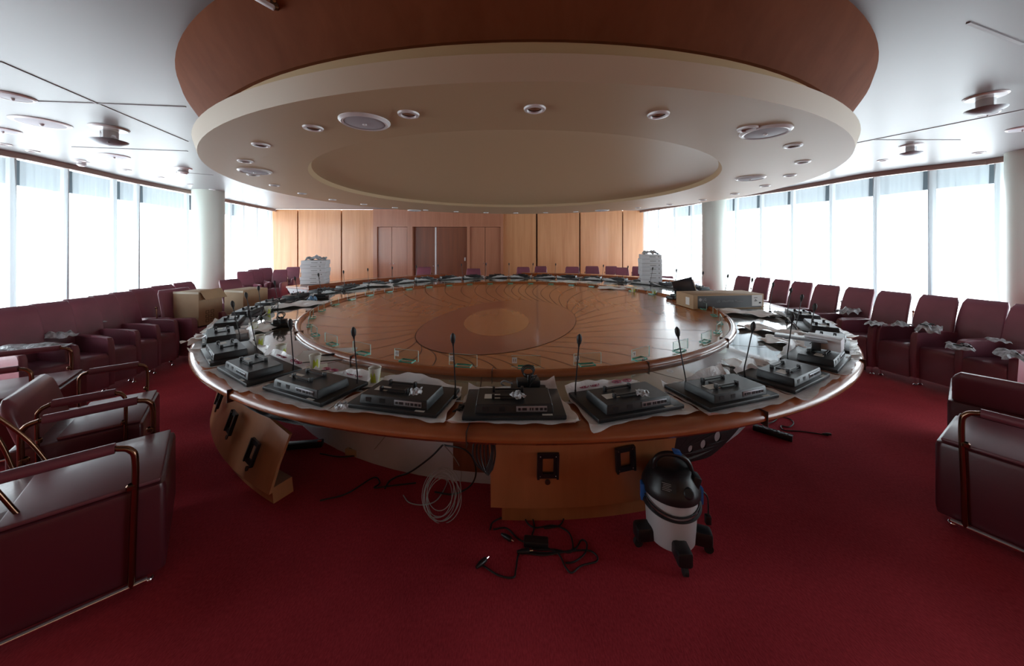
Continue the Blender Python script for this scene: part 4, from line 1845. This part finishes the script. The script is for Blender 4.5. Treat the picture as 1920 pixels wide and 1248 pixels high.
for a in (-168, -88, -12):
    aa = math.radians(a)
    dx, dy = math.cos(aa), math.sin(aa)
    m = MB()
    m.box((.165 * dx, .165 * dy, .085), (.12, .085, .085), rot=aa, bev=.02)
    ca = m.build('caster_bracket', M['black'], V)
    m = MB()
    m.tube([(.205 * dx - dy * .012, .205 * dy + dx * .012, .026), (.205 * dx + dy * .012, .205 * dy - dx * .012, .026)], .026, 16)
    m.tube([(.205 * dx, .205 * dy, .026), (.205 * dx, .205 * dy, .06)], .010, 8)
    m.build('caster_wheel', M['black_soft'], ca)


# ================================================================ cables
def floor_path(pts, z=.006, n=8, wig=0):
    return bez([at(x, y, z) + Vector((0, 0, 0)) for x, y in pts], n)


def cable(name, pts, r, m_, label, cat='cable', zs=None):
    if zs:
        P = bez([at(x, y, z) for (x, y), z in zip(pts, zs)], 8)
    else:
        P = floor_path(pts, r + .001)
    m = MB()
    m.tube(P, r, 8)
    o = m.build(name, m_)
    tag(o, label, cat)
    return o


cable('black_power_cord', [(903, 1058), (935, 1078), (962, 1082), (967, 1068), (972, 1040), (985, 1034), (1030, 1036), (1075, 1030), (1090, 1012), (1100, 1018), (1097, 1036), (1078, 1052), (1060, 1055)], .0042, M['cable'], 'black cord running from the front plug through the tangle on the carpet')
cable('black_power_cord', [(919, 992), (925, 978), (950, 968), (990, 966), (1002, 985), (995, 1025), (1040, 1030), (1072, 1033), (1068, 1000), (1040, 985), (1000, 988), (985, 968), (1010, 950), (1050, 948), (1058, 962), (1050, 984), (1020, 990)], .0042, M['cable'], 'black cord looping in front of the orange pedestal')
cable('black_power_cord', [(925, 992), (950, 990), (975, 1012), (1010, 1022), (1045, 1036), (1060, 1062), (1072, 1073), (1090, 1060), (1118, 1052), (1118, 1040), (1100, 1031), (1060, 1034), (1020, 1040), (985, 1036)], .0042, M['cable'], 'black cord with a long loop toward the vacuum cleaner')
for i, (px, py, rz, lab) in enumerate([(903, 1060, .8, 'black plug at the front end of the cord tangle'), (950, 1011, -.6, 'black plug on the left side of the cord tangle'), (982, 1038, .1, 'round black plug in the middle of the cord tangle'), (1030, 970, .3, 'small plug at the back of the cord tangle')]):
    t = empty('cord_plug', at(px, py, .0), rz, lab, 'plug')
    m = MB()
    m.tube([(-.035, 0, .014), (-.01, 0, .014), (.02, 0, .014), (.03, 0, .014)], [.006, .012, .013, .010], 12)
    m.build('plug_body', M['black'], t)
    m = MB()
    m.tube([(.03, 0, .014), (.048, 0, .014)], .003, 6)
    m.build('plug_pin', M['chrome'], t)
t = empty('power_brick', at(968, 958, 0), .1, 'square black power box standing at the foot of the pedestal', 'power adapter')
m = MB()
m.box((0, 0, .045), (.085, .06, .09), bev=.006)
m.build('brick_body', M['black'], t)
m = MB()
m.box((0, -.031, .05), (.06, .003, .05))
m.build('brick_label', M['seam'], t, smooth=False)
t = empty('power_brick', at(1005, 1022, 0), -.1, 'long black power brick lying in the cord tangle', 'power adapter')
m = MB()
m.box((0, 0, .018), (.13, .05, .034), bev=.008)
m.build('brick_body', M['black'], t)

# grey network cable coil leaning on the skirt
cc = at(828, 928, .12)
t = empty('grey_cable_coil', cc, 0, 'coil of grey network cable leaning under the table', 'cable coil')
m = MB()
rnd = random.Random(5)
for k in range(8):
    r_ = .098 + rnd.uniform(-.026, .012)
    ox, oz = rnd.uniform(-.02, .02), rnd.uniform(-.02, .02)
    ph = rnd.uniform(0, 6)
    pts = []
    for i in range(41):
        a = 2 * PI * i / 40
        pts.append((ox + r_ * math.cos(a), .012 * math.sin(a + ph) + .006 * k - .02 + .05 * math.sin(a), oz + r_ * math.sin(a) * 1.05))
    m.tube(pts, .0022, 6, caps=False)
m.build('cable_rings', M['cable_grey'], t)
cable('grey_network_cable', [(756, 928), (768, 942), (795, 946), (820, 936), (838, 905), (832, 896)], .0032, M['cable_grey'], 'loose end of grey network cable on the carpet left of the coil')
cable('grey_network_cable', [(832, 834), (850, 855), (864, 880), (864, 902)], .0032, M['cable_grey'], 'grey network cable hanging to the right of the coil', zs=[.30, .22, .12, .02])
cable('grey_network_cable', [(745, 810), (728, 812), (712, 830), (695, 848), (676, 852)], .0032, M['cable_grey'], 'grey network cable arching over the metal skirt at the left', zs=[.26, .27, .18, .06, .01])
cable('black_cable', [(830, 834), (806, 858), (770, 884), (745, 893), (730, 902), (722, 915)], .006, M['cable'], 'thick black cable hanging over the metal skirt left of the coil', zs=[.27, .18, .06, .01, .01, .01])
cable('black_cable', [(832, 834), (870, 842), (888, 862), (892, 890), (880, 912), (850, 926), (815, 922)], .005, M['cable'], 'black cable looping right of the coil', zs=[.29, .30, .22, .12, .02, .01, .01])
cable('black_cable', [(600, 938), (650, 925), (700, 895), (712, 905), (702, 914), (735, 910), (780, 905)], .0045, M['cable'], 'black cable lying on the dark carpet under the table, left')
cable('black_cable', [(655, 850), (660, 832), (672, 830), (668, 845), (678, 832), (690, 835), (684, 850), (640, 856), (600, 850)], .0045, M['cable'], 'black cable wound around the beige block', zs=[.02, .07, .07, .02, .07, .06, .02, .01, .01])
t = empty('beige_block', at(662, 852, 0), -.25, 'beige power block on the carpet at the metal skirt', 'power block')
m = MB()
m.box((0, 0, .028), (.10, .06, .05), bev=.006)
m.build('block_body', M['card'], t)
m = MB()
m.box((0, 0, .0545), (.05, .03, .003), bev=.001)
m.build('block_socket', M['card_dark'], t)
t = empty('power_strip', at(572, 838, 0), .15, 'black power strip with a lit red switch under the table', 'power strip')
m = MB()
m.box((0, 0, .022), (.26, .055, .042), bev=.005)
m.build('strip_body', M['black'], t)
m = MB()
m.box((.11, -.01, .046), (.028, .018, .01), bev=.003)
m.build('red_switch', M['red'], t)
# cord bundle hanging beside the pedestal
t = empty('cord_bundle', at(908, 825, .62), 0, 'bundle of dark cords hanging beside the front pedestal', 'cord bundle')
m = MB()
for k in range(7):
    x = -.045 + .015 * k
    m.tube(bez([(x, 0, .03), (x * 1.2, -.01 + .004 * k, -.08), (x * .4 + .02, -.005, -.17 + .008 * abs(k - 3)), (x * .1 + .04, .01, -.06), (x * .3 + .03, .02, .03)], 6), .0045, 6)
m.build('looped_cords', M['cable'], t)

# power strip at the right
a, b = at(1412, 800, .02), at(1486, 822, .02)
d = b - a
t = empty('power_strip', ((a.x + b.x) / 2, (a.y + b.y) / 2, 0), math.atan2(d.y, d.x), 'long black power strip on the carpet right of the table', 'power strip')
m = MB()
m.box((0, 0, .022), (d.length, .055, .042), bev=.005)
st = m.build('strip_body', M['black'], t)
for k in range(5):
    m = MB()
    m.lathe([(.001, 0), (.017, .0), (.018, .003), (.020, .003)], 14, (-d.length / 2 + .05 + .05 * k, 0, .0435))
    m.build('outlet', M['grey'], st)
cable('black_cable', [(1428, 798), (1450, 790), (1462, 782), (1478, 784), (1488, 792), (1480, 800), (1465, 798), (1470, 806), (1500, 808), (1530, 812), (1553, 816)], .0045, M['cable'], 'black cable curling from the right power strip across the carpet')
t = empty('cord_plug', at(1550, 816, 0), -.2, 'black plug at the end of the right cable', 'plug')
m = MB()
m.tube([(-.03, 0, .012), (.0, 0, .012), (.03, 0, .012)], [.005, .010, .009], 10)
m.build('plug_body', M['black'], t)
# pliers and cable on the near table edge
p = at(868, 764, TZ + .012)
t = empty('black_cable_ties', p, .9, 'bunch of black cable ends lying left of the nearest monitor', 'cable')
m = MB()
for k in range(5):
    m.tube(bez([(-.07 + .01 * k, -.006 * k, .006), (-.02, .004 * k - .008, .012), (.05, .006 * k - .012, .007)], 4), .005, 6)
m.build('cable_ends', M['black'], t)
m = MB()
m.box((-.01, 0, .012), (.012, .03, .02), bev=.004)
m.build('binding_tie', M['black_soft'], t)

# small clear bags with screws on the nearest monitors
for i, (px, py, rz) in enumerate([(971, 742, .5), (1205, 738, -.3), (780, 735, .2), (640, 762, .5)]):
    q = ['nearest monitor', 'first monitor to its right', 'first monitor to its left', 'second monitor to its left'][i]
    zz = TZ + (.10 if i < 3 else .045)
    crumple('screw_bag', at(px, py, zz), (.06, .075, .02), rz, M['plastic_bag'] if False else M['bagfill'], f'small clear bag of screws lying on the {q}', 'bag', 500 + i)
